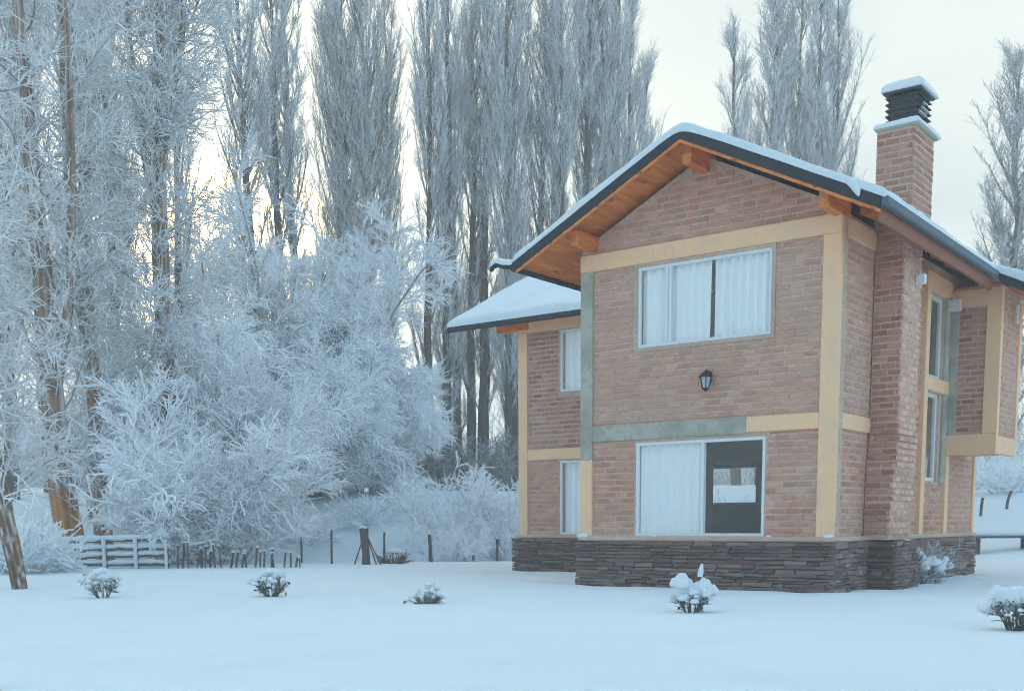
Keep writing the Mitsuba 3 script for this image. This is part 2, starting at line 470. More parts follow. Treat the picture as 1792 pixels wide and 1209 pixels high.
add(f'{hs}__white_pipe', tube([(XB + 0.05, 6.35, 4.66), (XB + 0.05, 6.35, 5.0)], 0.04, 8), 'mat_white', 20)

# left wing
ww_up, ww_lo = (-7.77, -6.2, 3.87, 5.16), (-7.78, -6.2, 0.83, 2.41)
wing_poly = Polygon([(XWL, 0.2), (-4.2, 0.2), (-4.2, 5.5), (XWL, 5.5)])
for w in (ww_up, ww_lo):
    wing_poly = wing_poly.difference(sbox(w[0], w[2], w[1], w[3]))
wg = add(f'{hs}__wing_wall', panel(wing_poly, 0.2, np.array([0, YW + BK, 0]), UX, NF), 'mat_mortar')
WO = np.array([0, YW + BK - 0.012, 0])
lay(wg, WO, UX, NF, -8.6, -4.6, ZP + 0.12, Z1, 'warm', [(ww_lo[0] - 0.05, ww_lo[1] + 0.03, 0.7, Z1)])
lay(wg, WO, UX, NF, -8.6, -4.6, Z2, Z3, 'red', [(ww_up[0] - 0.05, ww_up[1] + 0.03, ww_up[2] - 0.06, Z3)])
column(XWL, -8.62, YW, YW + 0.2, ZP + 0.03, Z3)
beam(XWL, -4.5, YW - 0.004, YW + 0.2, Z3 + 0.002, Z4)
beam(-8.618, -4.5, YW + 0.004, YW + 0.1, Z1, Z2)
add(f'{hs}__ledge', cbx(XWL - 0.08, -4.5, YW - 0.05, YW + 0.04, ZP - 0.02, ZP + 0.05, 0.015), 'mat_mortar')
# the walls nobody sees from the lawn
gp = Polygon([(YW + 0.2, 0.2), (YWB, 0.2), (YWB, 5.5), (6.7, 6.65), (YW + 0.2, 5.5)])
add(f'{hs}__end_wall', panel(gp, 0.2, np.array([XWL + 0.2, 0, 0]), UY, NR), 'mat_mortar')
add(f'{hs}__end_wall', panel(Polygon([(YR, 0.2), (YWB, 0.2), (YWB, 5.5), (6.7, 6.65), (YR, 6.3)]), 0.2, np.array([-2.3, 0, 0]), UY, NR), 'mat_mortar')
add(f'{hs}__end_wall', panel(Polygon([(0.25, 0.2), (YW, 0.2), (YW, 5.5), (0.25, 5.5)]), 0.2, np.array([-W + 0.2, 0, 0]), UY, NR), 'mat_mortar')
rw = sbox(-6.75, 1.5, -5.45, 2.42)
add(f'{hs}__rear_wall', panel(Polygon([(XWL, 0.2), (-2.3, 0.2), (-2.3, 5.5), (XWL, 5.5)]).difference(rw), 0.2, np.array([0, YWB, 0]), UX, NF), 'mat_room')
add(f'{hs}__rear_wall', panel(Polygon([(-2.3, 0.2), (-0.05, 0.2), (-0.05, 6.0), (XR, 6.6), (-2.3, 6.6)]), 0.2, np.array([0, YR - 0.2, 0]), UX, NF), 'mat_mortar')
for z0, z1 in ((0.72, 0.80), (2.46, 2.64), (5.46, 5.50)):
    add(f'{hs}__floor', cat([bx(-W + 0.21, -0.26, 0.26, YR - 0.21, z0, z1), bx(XWL + 0.21, -W + 0.20, YW + 0.26, YWB - 0.01, z0, z1)]), 'mat_room')

# stone base
pl = add(f'{hs}__plinth', cat([bx(-W - 0.01, 0.0, 0.0, 0.2, -0.4, ZP), bx(-0.2, 0.005, 0.2, YR, -0.4, ZP - 0.002), bx(XWL - 0.1, -W, YW - 0.01, YW + 0.2, -0.4, ZP - 0.05), bx(-W - 0.02, -W + 0.2, 0.2, YW, -0.4, ZP - 0.003)]), 'mat_joint')
lay_stone(pl, np.array([0, -0.055, 0]), UX, NF, -W - 0.06, 0.06, -0.12, ZP)
lay_stone(pl, np.array([0.055, 0, 0]), UY, NR, -0.05, 1.36, -0.12, ZP, -0.22)
lay_stone(pl, np.array([0.055, 0, 0]), UY, NR, 2.5, YR + 0.05, -0.12, ZP, -0.3)
lay_stone(pl, np.array([0, YW - 0.06, 0]), UX, NF, XWL - 0.16, -W - 0.05, -0.12, ZP - 0.03, 0.12)
lay_stone(pl, np.array([0.50, 0, 0]), UY, NR, 1.33, 2.5, -0.12, ZP, -0.1)
lay_stone(pl, np.array([0, 1.34, 0]), UX, NF, -0.02, 0.50, -0.12, ZP, 0.22)
add(f'{pl}__core', bx(0.0, 0.46, 1.38, 2.5, -0.4, ZP - 0.004), 'mat_soil')

# chimney: breast with a flared foot, stack, cowl
def chimney_mesh():
    prof = [(0.79, -0.02, 0.36, 1.34, 2.42), (1.9, -0.02, 0.405, 1.375, 2.38), (2.5, -0.02, 0.415, 1.468, 2.33), (5.3, -0.02, 0.415, 1.472, 2.33), (5.6, -0.06, 0.50, 1.472, 2.42), (6.93, -0.06, 0.50, 1.472, 2.42)]
    v = np.array([[(x0, y0, z), (x1, y0, z), (x1, y1, z), (x0, y1, z)] for z, x0, x1, y0, y1 in prof]).reshape(-1, 3)
    F = []
    for k in range(len(prof) - 1):
        for i in range(4):
            j = (i + 1) % 4
            a, b = k * 4 + i, k * 4 + j
            F += [(a, b, b + 4), (a, b + 4, a + 4)]
    t = (len(prof) - 1) * 4
    F += [(t, t + 1, t + 2), (t, t + 2, t + 3), (0, 2, 1), (0, 3, 2)]
    return trimesh.Trimesh(v, F, process=False)


ck = add(f'{hs}__chimney', chimney_mesh(), 'mat_mortar')
for (za, zb, ya, yb, xa, xb_) in ((0.86, 1.38, 1.322, 1.35, 0.36, 0.385), (1.38, 1.9, 1.35, 1.36, 0.385, 0.41), (1.9, 2.2, 1.375, 1.41, 0.41, 0.425), (2.2, 2.5, 1.41, 1.45, 0.425, 0.435)):
    nt = np.array([0, -1.0, 0])
    lay(ck, np.array([0, ya, 0]), UX, NF, 0.0, xa + 0.03, za, zb, 'red', depth=0.06)
    lay(ck, np.array([xa + 0.03, 0, 0]), UY, NR, ya, 2.35, za, zb, 'pale', depth=0.05)
lay(ck, np.array([0, 1.457, 0]), UX, NF, 0.0, 0.43, 2.5, 5.5, 'red')
lay(ck, np.array([0.427, 0, 0]), UY, NR, 1.45, 2.34, 2.5, 5.5, 'pale')
lay(ck, np.array([0, 1.461, 0]), UX, NF, -0.05, 0.51, 5.8, 6.93, 'red')
lay(ck, np.array([0.511, 0, 0]), UY, NR, 1.45, 2.42, 5.8, 6.93, 'red')


def snow_slab(x0, x1, y0, y1, z, t, res=0.05, seed=0, zfun=None, edge=0.06, cell=None):
    """a blanket of snow with rounded, uneven edges lying on zfun(x, y) or z"""
    nx, ny = max(3, int((x1 - x0) / (cell or res))), max(3, int((y1 - y0) / (cell or res)))
    cosx = (1 - np.cos(np.linspace(0, np.pi, nx))) / 2 if nx < 30 else np.linspace(0, 1, nx)
    cosy = (1 - np.cos(np.linspace(0, np.pi, ny))) / 2 if ny < 30 else np.linspace(0, 1, ny)
    if nx >= 30:
        cosx = np.unique(np.concatenate([cosx, edge / (x1 - x0) * np.array([0.15, 0.35, 0.65, 1]), 1 - edge / (x1 - x0) * np.array([0.15, 0.35, 0.65, 1])]))
    if ny >= 30:
        cosy = np.unique(np.concatenate([cosy, edge / (y1 - y0) * np.array([0.15, 0.35, 0.65, 1]), 1 - edge / (y1 - y0) * np.array([0.15, 0.35, 0.65, 1])]))
    xs, ys = x0 + (x1 - x0) * cosx, y0 + (y1 - y0) * cosy
    X, Y = np.meshgrid(xs, ys, indexing='ij')
    d = np.minimum(np.minimum(X - x0, x1 - X), np.minimum(Y - y0, y1 - Y))
    e = np.clip(d / edge, 0, 1)
    prof = np.sqrt(np.clip(1 - (1 - e) ** 2, 0, 1))
    hgt = t * prof * (0.72 + 0.65 * nz(X, Y, 1.3, seed) + 0.34 * nz(X, Y, 5.0, seed + 3))
    base = zfun(X, Y) if zfun is not None else np.full(X.shape, z)
    wob = 0.018 * (1 - e)
    X2 = X + wob * nz(X + 3, Y, 5.0, seed + 1); Y2 = Y + wob * nz(X, Y + 4, 5.0, seed + 2)
    top = np.stack([X2, Y2, base + hgt], -1).reshape(-1, 3)
    bot = np.stack([X2, Y2, base - 0.012], -1).reshape(-1, 3)
    n, m = X.shape
    i, j = np.meshgrid(np.arange(n - 1), np.arange(m - 1), indexing='ij')
    a = (i * m + j).ravel()
    F = np.vstack([np.stack([a, a + m, a + m + 1], 1), np.stack([a, a + m + 1, a + 1], 1)])
    Fb = F[:, ::-1] + n * m
    ring = np.concatenate([np.arange(m - 1), np.arange(n - 1) * m + m - 1, (n - 1) * m + np.arange(m - 1, 0, -1), np.arange(n - 1, 0, -1) * m])
    r2 = np.roll(ring, -1)
    S = np.vstack([np.stack([ring, r2, r2 + n * m], 1), np.stack([ring, r2 + n * m, ring + n * m], 1)])
    return trimesh.Trimesh(np.vstack([top, bot]), np.vstack([F, Fb, S]), process=False)


add(f'{ck}__cap', cbx(-0.09, 0.56, 1.42, 2.46, 6.93, 6.97, 0.01), 'mat_cement')
add(f'{ck}__snow', snow_slab(-0.11, 0.58, 1.40, 2.48, 6.97, 0.07, 0.04, 2), 'mat_snowcap', True)
add(f'{ck}__cowl', bx(0.07, 0.46, 1.62, 2.16, 6.97, 7.44), 'mat_metal')
for k in range(5):
    z = 7.08 + k * 0.085
    v = []
    for s, zz in ((0.0, z + 0.035), (0.055, z - 0.005)):
        v += [(0.07 - s, 1.62 - s, zz), (0.46 + s, 1.62 - s, zz), (0.46 + s, 2.16 + s, zz), (0.07 - s, 2.16 + s, zz)]
    v = np.array(v); v2 = v - [0, 0, 0.008]
    V = np.vstack([v, v2]); F = []
    for i in range(4):
        j = (i + 1) % 4
        F += [(i, i + 4, j + 4), (i, j + 4, j), (i + 8, j + 12, i + 12), (i + 8, j + 8, j + 12), (i + 4, i + 12, j + 12), (i + 4, j + 12, j + 4)]
    add(f'{ck}__louvre', trimesh.Trimesh(V, F, process=False), 'mat_metal')
    if k in (1, 2, 3):
        add(f'{ck}__snow', snow_slab(0.462, 0.515, 1.66 + 0.1 * (k - 1), 2.1 - 0.13 * (k % 2), z + 0.012, 0.03, 0.02, k), 'mat_snowcap', True)
add(f'{ck}__cowl_lid', cbx(-0.02, 0.55, 1.53, 2.25, 7.47, 7.51, 0.006), 'mat_metal')
add(f'{ck}__snow', snow_slab(-0.05, 0.58, 1.50, 2.28, 7.51, 0.10, 0.04, 7, edge=0.1), 'mat_snowcap', True)

# roofs: metal sheet, plank soffit, barge trim, gutters, purlins, snow
def slope_slab(x_in, x_out, y0, y1, zf, drop0, drop1):
    """part of a roof slope between x_in and x_out, from zf-drop0 down to zf-drop1"""
    v = []
    for d in (drop0, drop1):
        for x, y in ((x_in, y0), (x_out, y0), (x_out, y1), (x_in, y1)):
            v.append((x, y, zf(x, y) - d))
    return trimesh.convex.convex_hull(np.array(v))


RY0, RY1, XE, XEL = -0.733, 8.3, 0.80, -5.264
zmain = lambda x, y: ZR - SL * np.abs(np.asarray(x) - XR)
rf = add(f'{hs}__roof', cat([slope_slab(XR, XE, RY0, RY1, zmain, 0.0, 0.05), slope_slab(XEL, XR, RY0, RY1, zmain, 0.001, 0.051), slope_slab(XE, 1.62, 5.0, RY1, zmain, 0.0, 0.05)]), 'mat_fascia')
for sgn, xe in ((1, XE), (-1, XEL)):
    a, b = (XR, xe) if sgn > 0 else (xe, XR)
    add(f'{rf}__barge_trim', slope_slab(a, b, RY0 - 0.02, RY0 - 0.003, zmain, -0.01, 0.15), 'mat_fascia')
    add(f'{rf}__barge_board', slope_slab(a, b, RY0 - 0.008, RY0 + 0.012, zmain, 0.152, 0.20), 'mat_wood', label='thin stained board under the dark roof edge')
    n = 26
    xs = np.linspace(XR, xe, n + 1)
    for i in range(n):
        p, q = sorted((xs[i], xs[i + 1]))
        yend = 0.3 if (sgn > 0 and xs[i] < -0.02) or (sgn < 0 and xs[i + 1] > -W + 0.1) else RY1 - 0.02
        add(f'{rf}__plank', slope_slab(p + 0.004, q - 0.004, RY0 + 0.014, yend, zmain, 0.055 + 0.002 * (i % 3), 0.085 + 0.003 * (i % 2)), 'mat_wood')
for x, hh, ww in ((XR + 0.02, 0.30, 0.16), (-4.22, 0.24, 0.15), (-0.06, 0.24, 0.15)):
    zt = float(zmain(x, 0)) - 0.13
    add(f'{rf}__purlin', cbx(x - ww / 2, x + ww / 2, -0.56, 0.3, zt - hh - (0.02 if x == XR + 0.02 else 0.0), zt - 0.02, 0.01), 'mat_wood')
for y in np.arange(0.6, 5.3, 0.85):
    add(f'{rf}__rafter', slope_slab(0.03, XE - 0.04, y, y + 0.09, zmain, 0.09, 0.2), 'mat_wood')
for i, x in enumerate(np.arange(XE + 0.01, 1.6, 0.12)):
    add(f'{rf}__plank', slope_slab(x, x + 0.112, 5.03, RY1 - 0.02, zmain, 0.055, 0.085), 'mat_wood')
ze = float(zmain(XE, 0))
add(f'{rf}__gutter', cbx(XE + 0.003, XE + 0.115, RY0 - 0.02, 5.0, ze - 0.13, ze + 0.005, 0.02), 'mat_gutter')
add(f'{rf}__eave_board', bx(XE - 0.04, XE + 0.002, RY0 + 0.014, 5.0, ze - 0.31, ze - 0.06), 'mat_wood_shaded')
add(f'{rf}__gutter', cbx(XEL - 0.115, XEL - 0.003, RY0 - 0.02, 3.2, ze - 0.15, ze + 0.005, 0.02), 'mat_fascia')
zx = float(zmain(1.62, 0))
add(f'{rf}__barge_trim', slope_slab(XE + 0.12, 1.62, 4.98, 4.997, zmain, -0.01, 0.14), 'mat_fascia')
sp = [(XEL - 0.06, RY0 + 0.03, ze - 0.07), (XEL - 0.25, RY0 + 0.02, ze - 0.04), (XEL - 0.40, RY0 + 0.02, ze + 0.01), (XEL - 0.50, RY0 + 0.02, ze - 0.03), (XEL - 0.53, RY0 + 0.02, ze - 0.09)]
add(f'{rf}__spout', tube(sp, [0.05, 0.05, 0.05, 0.045, 0.035], 8), 'mat_fascia', 40)
add(f'{rf}__snow', tube([(a - 0.0, b, c + 0.05) for a, b, c in sp], [0.06, 0.065, 0.06, 0.055, 0.03], 8), 'mat_snowcap', 60)


def main_snow(X, Y):
    r = np.abs(X - XR)
    return ZR - SL * (np.sqrt(r * r + 0.02) - 0.05) + 0.0


add(f'{rf}__snow', snow_slab(XEL - 0.05, XE + 0.06, RY0 - 0.035, RY1 + 0.02, 0, 0.105, 0.1, 11, zfun=main_snow, edge=0.09), 'mat_snow', True)
add(f'{rf}__snow', snow_slab(XE + 0.02, 1.66, 4.97, RY1 + 0.02, 0, 0.13, 0.08, 13, zfun=main_snow, edge=0.09), 'mat_snow', True)
zc = float(zmain(0.52, 0))
add(f'{rf}__snow', tube([(0.36, RY0 - 0.03, zc + 0.14), (0.44, RY0 - 0.045, zc + 0.06), (0.50, RY0 - 0.05, zc - 0.03), (0.515, RY0 - 0.048, zc - 0.09)], [0.05, 0.055, 0.045, 0.012], 7), 'mat_snowcap', 60)

zwing = lambda x, y: 6.893 - SL * np.abs(np.asarray(y) - 6.7)
VX0, VX1, VY0, VY1 = -10.33, -2.2, 3.6, 9.8


def wing_slab(x0, x1, y_a, y_b, d0, d1):
    v = [(x, y, float(zwing(x, y)) - d) for d in (d0, d1) for x in (x0, x1) for y in (y_a, y_b)]
    return trimesh.convex.convex_hull(np.array(v))


wr = add(f'{hs}__wing_roof', cat([wing_slab(VX0, VX1, VY0, 6.7, 0.0, 0.05), wing_slab(VX0, VX1, 6.7, VY1, 0.001, 0.051)]), 'mat_fascia')
add(f'{wr}__gutter', cbx(VX0, -4.6, VY0 - 0.09, VY0 - 0.003, 5.27, 5.385, 0.02), 'mat_fascia')
add(f'{wr}__barge_trim', wing_slab(VX0 - 0.02, VX0 - 0.003, VY0, 6.7, -0.01, 0.12), 'mat_fascia')
add(f'{wr}__barge_trim', wing_slab(VX0 - 0.02, VX0 - 0.003, 6.7, VY1, -0.01, 0.12), 'mat_fascia')
ys = np.linspace(VY0 + 0.01, 6.69, 25)
for i in range(24):
    add(f'{wr}__plank', wing_slab(VX0 + 0.01, -4.3 if i < 5 else XWL + 0.1, ys[i] + 0.004, ys[i + 1] - 0.004, 0.055, 0.085), 'mat_wood')
for y, z_ in ((YW + 0.06, 5.46), (6.7, 6.7)):
    add(f'{wr}__purlin', cbx(-9.45, XWL + 0.3, y - 0.07, y + 0.07, z_ - 0.22, z_ - 0.02, 0.01), 'mat_wood')
wing_snow = lambda X, Y: 6.893 - SL * (np.sqrt((Y - 6.7) ** 2 + 0.02) - 0.05)
add(f'{wr}__snow', snow_slab(VX0 - 0.03, VX1, VY0 - 0.07, VY1 + 0.05, 0, 0.135, 0.1, 17, zfun=wing_snow, edge=0.10), 'mat_snow', True)

place_pieces(bricks, 'brick', 300, f'{hs}__brickwork', 'remaining courses of small reddish bricks')
place_pieces(stones, 'stone', 300, f'{hs}__stonework', 'remaining dark flat stones of the base')


# windows
def window(origin, u, n, u0, u1, z0, z1, bars, fr=0.05, rec=0.05, lab=None):
    k = uniq(f'{hs}__window')
    labels[k] = {'label': lab}
    M = frame_mat(origin, u, n)
    def b(a0, a1, c0, c1, d0, d1):
        m = cbx(a0, a1, c0, c1, d0, d1, 0.004); m.apply_transform(M)
        if np.linalg.det(M[:3, :3]) < 0:
            m.invert()
        return m
    o = -rec
    ms = [b(u0, u1, z0, z0 + fr, o - 0.06, o), b(u0, u1, z1 - fr, z1, o - 0.06, o), b(u0, u0 + fr, z0 + fr, z1 - fr, o - 0.06, o - 0.001), b(u1 - fr, u1, z0 + fr, z1 - fr, o - 0.06, o - 0.001)]
    for (c, wd) in bars:
        ms.append(b(c - wd / 2, c + wd / 2, z0 + fr, z1 - fr, o - 0.05, o + 0.002))
    scene[f'{k}__frame'] = mikit.ply(cat(ms), 'mat_white')
    edges = [u0 + fr] + [c for c, _ in bars] + [u1 - fr]
    for i in range(len(edges) - 1):
        g = np.array([(edges[i], z0 + fr), (edges[i + 1], z0 + fr), (edges[i + 1], z1 - fr), (edges[i], z1 - fr)])
        loc = np.c_[g, np.full(4, o - 0.03 - 0.012 * (i % 2)), np.ones(4)]
        add(f'{k}__pane', (loc @ M.T[:, :3], [(0, 1, 2), (0, 2, 3)]), 'mat_glass')
    return k


def curtain(origin, u, n, u0, u1, z0, z1, folds, amp, lab, taper=0.0, seed=0):
    r = np.random.default_rng(seed)
    nu, nv = max(24, int((u1 - u0) * 70)), 8
    a, t = np.meshgrid(np.linspace(0, 1, nu), np.linspace(0, 1, nv), indexing='ij')
    ph = r.uniform(0, 6)
    d = amp * (0.5 + 0.5 * nz(a * 4, t * 0, 1.0, seed)) * np.sin(a * folds * 2 * np.pi + ph + 1.3 * nz(a * 3, t * 0.4, 1.0, seed + 2) + 0.5 * nz(a * 2, t, 1.0, seed + 5))
    uu = u0 + (u1 - u0) * a + taper * (1 - t) * a
    P = np.asarray(origin) + uu[..., None] * u + (z0 + (z1 - z0) * t)[..., None] * np.array([0, 0, 1.0]) + (d - 0.16)[..., None] * n
    P2 = P - 0.004 * n
    i, j = np.meshgrid(np.arange(nu - 1), np.arange(nv - 1), indexing='ij')
    q = (i * nv + j).ravel()
    F = np.vstack([np.stack([q, q + nv, q + nv + 1], 1), np.stack([q, q + nv + 1, q + 1], 1)])
    V = np.vstack([P.reshape(-1, 3), P2.reshape(-1, 3)])
    add('curtain', trimesh.Trimesh(V, np.vstack([F, F[:, ::-1] + nu * nv]), process=False), 'mat_curtain', True, label=lab, category='curtain')


window(np.array([0, 0, 0.0]), UX, NF, *win_up, [(-2.86, 0.05), (-2.80, 0.05)], lab='three part upper front window with white frame')
window(np.array([0, 0, 0.0]), UX, NF, *win_lo, [(-2.18, 0.05)], lab='large lower sliding window with white frame')
window(np.array([0, 0, 0.0]), UY, NR, *sw_up, [], 0.07, 0.09, lab='dark upper side window beside the chimney')
window(np.array([0, 0, 0.0]), UY, NR, *sw_lo, [], 0.07, 0.09, lab='dark lower side window beside the chimney')
window(np.array([0, YW, 0.0]), UX, NF, *ww_up, [(-6.95, 0.06)], lab='narrow upper window of the left wing')
window(np.array([0, YW, 0.0]), UX, NF, *ww_lo, [(-6.95, 0.06)], lab='narrow lower window of the left wing')
window(np.array([0, YWB, 0.0]), UX, NF, -6.75, -5.45, 1.5, 2.42, [], 0.05, 0.06, lab='rear window seen through the lower front window')
O0 = np.array([0, 0.0, 0])
curtain(O0, UX, NF, -3.36, -2.86, 3.91, 5.13, 2.5, 0.04, 'greyish curtain behind the narrow left pane of the upper front window', seed=1)
curtain(O0, UX, NF, -2.83, -2.115, 3.91, 5.13, 5, 0.035, 'white curtain left of the dark gap in the upper front window', taper=-0.02, seed=2)
curtain(O0, UX, NF, -2.045, -1.08, 3.91, 5.13, 7, 0.05, 'white folded curtain right of the dark gap in the upper front window', taper=0.0, seed=3)
curtain(O0, UX, NF, -3.37, -2.17, 0.86, 2.36, 8, 0.035, 'white curtain filling the left half of the lower front window', seed=4)
curtain(np.array([0, YW, 0]), UX, NF, -7.74, -6.3, 3.9, 5.15, 8, 0.03, 'white curtain in the upper window of the left wing', seed=5)
curtain(np.array([0, YW, 0]), UX, NF, -7.74, -6.3, 0.84, 2.4, 8, 0.03, 'white curtain in the lower window of the left wing', seed=6)

# wall lantern
lt = thing('wall_lantern', 'black wall lantern on the brick between the two front windows', 'lamp')
lx, ly, lz = -2.07, -0.105, 3.25
add(f'{lt}__bracket', cat([cbx(lx - 0.035, lx + 0.035, 0.0, 0.03, lz - 0.02, lz + 0.16, 0.005), tube([(lx, 0.02, lz + 0.1), (lx, -0.04, lz + 0.17), (lx, -0.10, lz + 0.165)], 0.011, 6)]), 'mat_black')
g6 = np.arange(6) * np.pi / 3
def hexring(r, z):
    return np.stack([lx + r * np.cos(g6), ly + r * np.sin(g6), np.full(6, z)], 1)
def loft(rings):
    V = np.vstack(rings); F = []
    for k in range(len(rings) - 1):
        for i in range(6):
            j = (i + 1) % 6
            F += [(k * 6 + i, k * 6 + j, k * 6 + 6 + j), (k * 6 + i, k * 6 + 6 + j, k * 6 + 6 + i)]
    return trimesh.Trimesh(V, F, process=False)
add(f'{lt}__roof', loft([hexring(0.125, lz + 0.06), hexring(0.12, lz + 0.075), hexring(0.06, lz + 0.125), hexring(0.03, lz + 0.14), hexring(0.012, lz + 0.165)]), 'mat_black')
add(f'{lt}__glass', loft([hexring(0.052, lz - 0.11), hexring(0.088, lz + 0.06)]), 'mat_lampglass')
bars = []
for i in range(6):
    a, b = hexring(0.056, lz - 0.11)[i], hexring(0.094, lz + 0.062)[i]
    bars.append(tube([a, b], 0.009, 4))
add(f'{lt}__cage', cat(bars), 'mat_black')
add(f'{lt}__base', loft([hexring(0.005, lz - 0.165), hexring(0.02, lz - 0.145), hexring(0.06, lz - 0.115), hexring(0.058, lz - 0.105), hexring(0.0, lz - 0.10)]), 'mat_black')

# floodlights
for (x, y, z, dx, dy, lab) in ((0.10, 5.33, 4.93, 0.11, 0.11, 'white floodlight in the corner under the eave beside the upper side window'),
                               (0.50, 2.05, 4.80, 0.08, 0.08, 'small white lamp under the eave on the side of the chimney')):
    f = thing('floodlight', lab, 'lamp', 'white lamps under the right eave')
    add(f'{f}__head', cbx(x - dx, x + dx, y - 0.05, y + 0.05, z - dx, z + dx, 0.02), 'mat_white')
    add(f'{f}__bracket', tube([(x, y, z + dx * 0.8), (x - 0.05, y + 0.03, z + dx + 0.08)], 0.015, 6), 'mat_white')

# ------------------------------------------------------------------ vegetation
def unit(v):
    return v / (np.linalg.norm(v, axis=-1, keepdims=True) + 1e-12)


def grow(r, start, d, length, K, pull=(0, 0, 0), wob=0.15, droop=0.0):
    """polylines from start along d: each step bends by pull and at random, and droops towards the tip"""
    N = len(start)
    P = np.empty((N, K, 3)); P[:, 0] = start
    d = unit(d.copy())
    s = (np.broadcast_to(length, (N,)) / (K - 1))[:, None]
    pull = np.asarray(pull, float)
    for k in range(1, K):
        P[:, k] = P[:, k - 1] + d * s
        d = unit(d + pull / (K - 1) + r.normal(0, wob / math.sqrt(K - 1), (N, 3)) - np.array([0, 0, droop]) * k / (K - 1) ** 2)
    return P


def sample(r, P, idx, t):
    """points and directions on the polylines idx at 0..1 parameters t"""
    K = P.shape[1]
    f = np.clip(t * (K - 1), 0, K - 1.001); i = f.astype(int); w = (f - i)[:, None]
    a, b = P[idx, i], P[idx, i + 1]
    return a * (1 - w) + b * w, unit(b - a)


def side(r, d, angle, up=0.0):
    """directions leaving d by about the angle (degrees), all round it, lifted by up"""
    q = r.normal(0, 1, d.shape); q = unit(q - (q * d).sum(1, keepdims=True) * d)
    a = np.radians(angle)[:, None] if np.ndim(angle) else math.radians(angle)
    v = d * np.cos(a) + q * np.sin(a)
    v[:, 2] += up
    return unit(v)


def radii(N, K, r0, r1):
    t = np.linspace(0, 1, K)
    return np.broadcast_to(r0, (N,))[:, None] * (1 - t) + np.broadcast_to(r1, (N,))[:, None] * t


FROST = np.array([0.88, 0.915, 0.94]); BARE = np.array([0.23, 0.215, 0.205]); BARK = np.array([0.105, 0.088, 0.076])


def tone(r, n, a, b, lo=0.0, hi=1.0):
    t = r.uniform(lo, hi, (n, 1))
    return a * (1 - t) + b * t


def mesh_of(groups):
    V, F, C, at = [], [], [], 0
    for P, Rr, sides, col in groups:
        v, f, i = tubes(P, Rr, sides)
        V.append(v); F.append(f + at); C.append(col[i]); at += len(v)
    return (np.vstack(V), np.vstack(F)), np.vstack(C)


def poplar(seed, Hh=29.0, R=1.5, base=0.10, n1=100, n2=14, n3=5, frost=0.55):
    """a tall narrow Lombardy poplar in winter: trunk with upright limbs, frosted twigs"""
    r = np.random.default_rng(seed)
    K = 14
    tr = np.stack([r.normal(0, 0.06, K).cumsum(), r.normal(0, 0.06, K).cumsum(), np.linspace(-0.4, Hh * 0.93, K)], 1)
    trr = np.linspace(0.27, 0.03, K) ** 1.0
    h = base + (0.94 - base) * np.sort(r.uniform(0, 1, n1)) ** 0.9
    st, _ = sample(r, tr[None], np.zeros(n1, int), h)
    az = r.uniform(0, 2 * np.pi, n1)
    prof = R * np.clip(np.sin(np.pi * np.clip((h + 0.10) / 1.12, 0, 1)) ** 0.7, 0.10, 1) * r.uniform(0.65, 1.1, n1)
    ln = np.clip(prof * r.uniform(3.6, 6.0, n1), 0.9, (1.02 - h) * Hh)
    d = np.stack([np.cos(az) * 0.42, np.sin(az) * 0.42, np.ones(n1)], 1)
    L1 = grow(r, st, d, ln, 7, (0, 0, 1.3), 0.09)
    i2 = np.repeat(np.arange(n1), n2); t2 = r.uniform(0.12, 1.0, len(i2))
    p2, d2 = sample(r, L1, i2, t2)
    L2 = grow(r, p2, side(r, d2, r.uniform(12, 30, len(i2)), 0.25), r.uniform(0.7, 1.8, len(i2)) * np.clip(ln[i2] / 4, 0.5, 1.1), 4, (0, 0, 0.7), 0.14)
    i3 = np.repeat(np.arange(len(i2)), n3); t3 = r.uniform(0.15, 1.0, len(i3))
    p3, d3 = sample(r, L2, i3, t3)
    L3 = grow(r, p3, side(r, d3, r.uniform(14, 42, len(i3)), 0.15), r.uniform(0.25, 0.75, len(i3)), 3, (0, 0, 0.35), 0.2)
    trunk = mesh_of([(tr[None], trr[None], 7, BARK[None] * 1.1), (L1, radii(n1, 7, 0.02 + 0.011 * ln, 0.012), 4, tone(r, n1, BARK * 1.2, FROST, 0.0, frost * 0.7))])
    crown = mesh_of([(L2, radii(len(i2), 4, 0.016, 0.009), 3, tone(r, len(i2), BARE, FROST, 0.1, frost)), (L3, radii(len(i3), 3, 0.0115, 0.007), 3, tone(r, len(i3), BARE, FROST, 0.25, min(1, frost + 0.35)))])
    return trunk, crown


def polyref(px_name):
    pass


POP = {}
for v, (Hh, R, fr) in enumerate([(30, 0.85, 0.72), (28, 0.75, 0.80), (31, 1.0, 0.62), (24, 0.72, 0.85)]):
    (tm, tc), (cm, cc) = poplar(100 + v, Hh, R, frost=fr, n1=(70, 64, 100, 56)[v], n2=(11, 11, 13, 11)[v], n3=6)
    POP[v] = (mikit.ply(tm, 'mat_bark', smooth=True, color=tc), mikit.ply(cm, 'mat_twig', smooth=False, color=cc), Hh)
prng = np.random.default_rng(77)


def put_poplar(x, y, height, v, wide, label, group):
    k = thing('poplar_tree', label, 'tree', group)
    tm, cm, Hh = POP[v]
    s = height / Hh
    M = T().translate([x, y, float(H(x, y))]).rotate([0, 0, 1], float(prng.uniform(0, 360))).scale([wide, wide, s])
    scene[f'{k}__trunk'] = {**tm, 'to_world': M}
    scene[f'{k}__crown'] = {**cm, 'to_world': M}


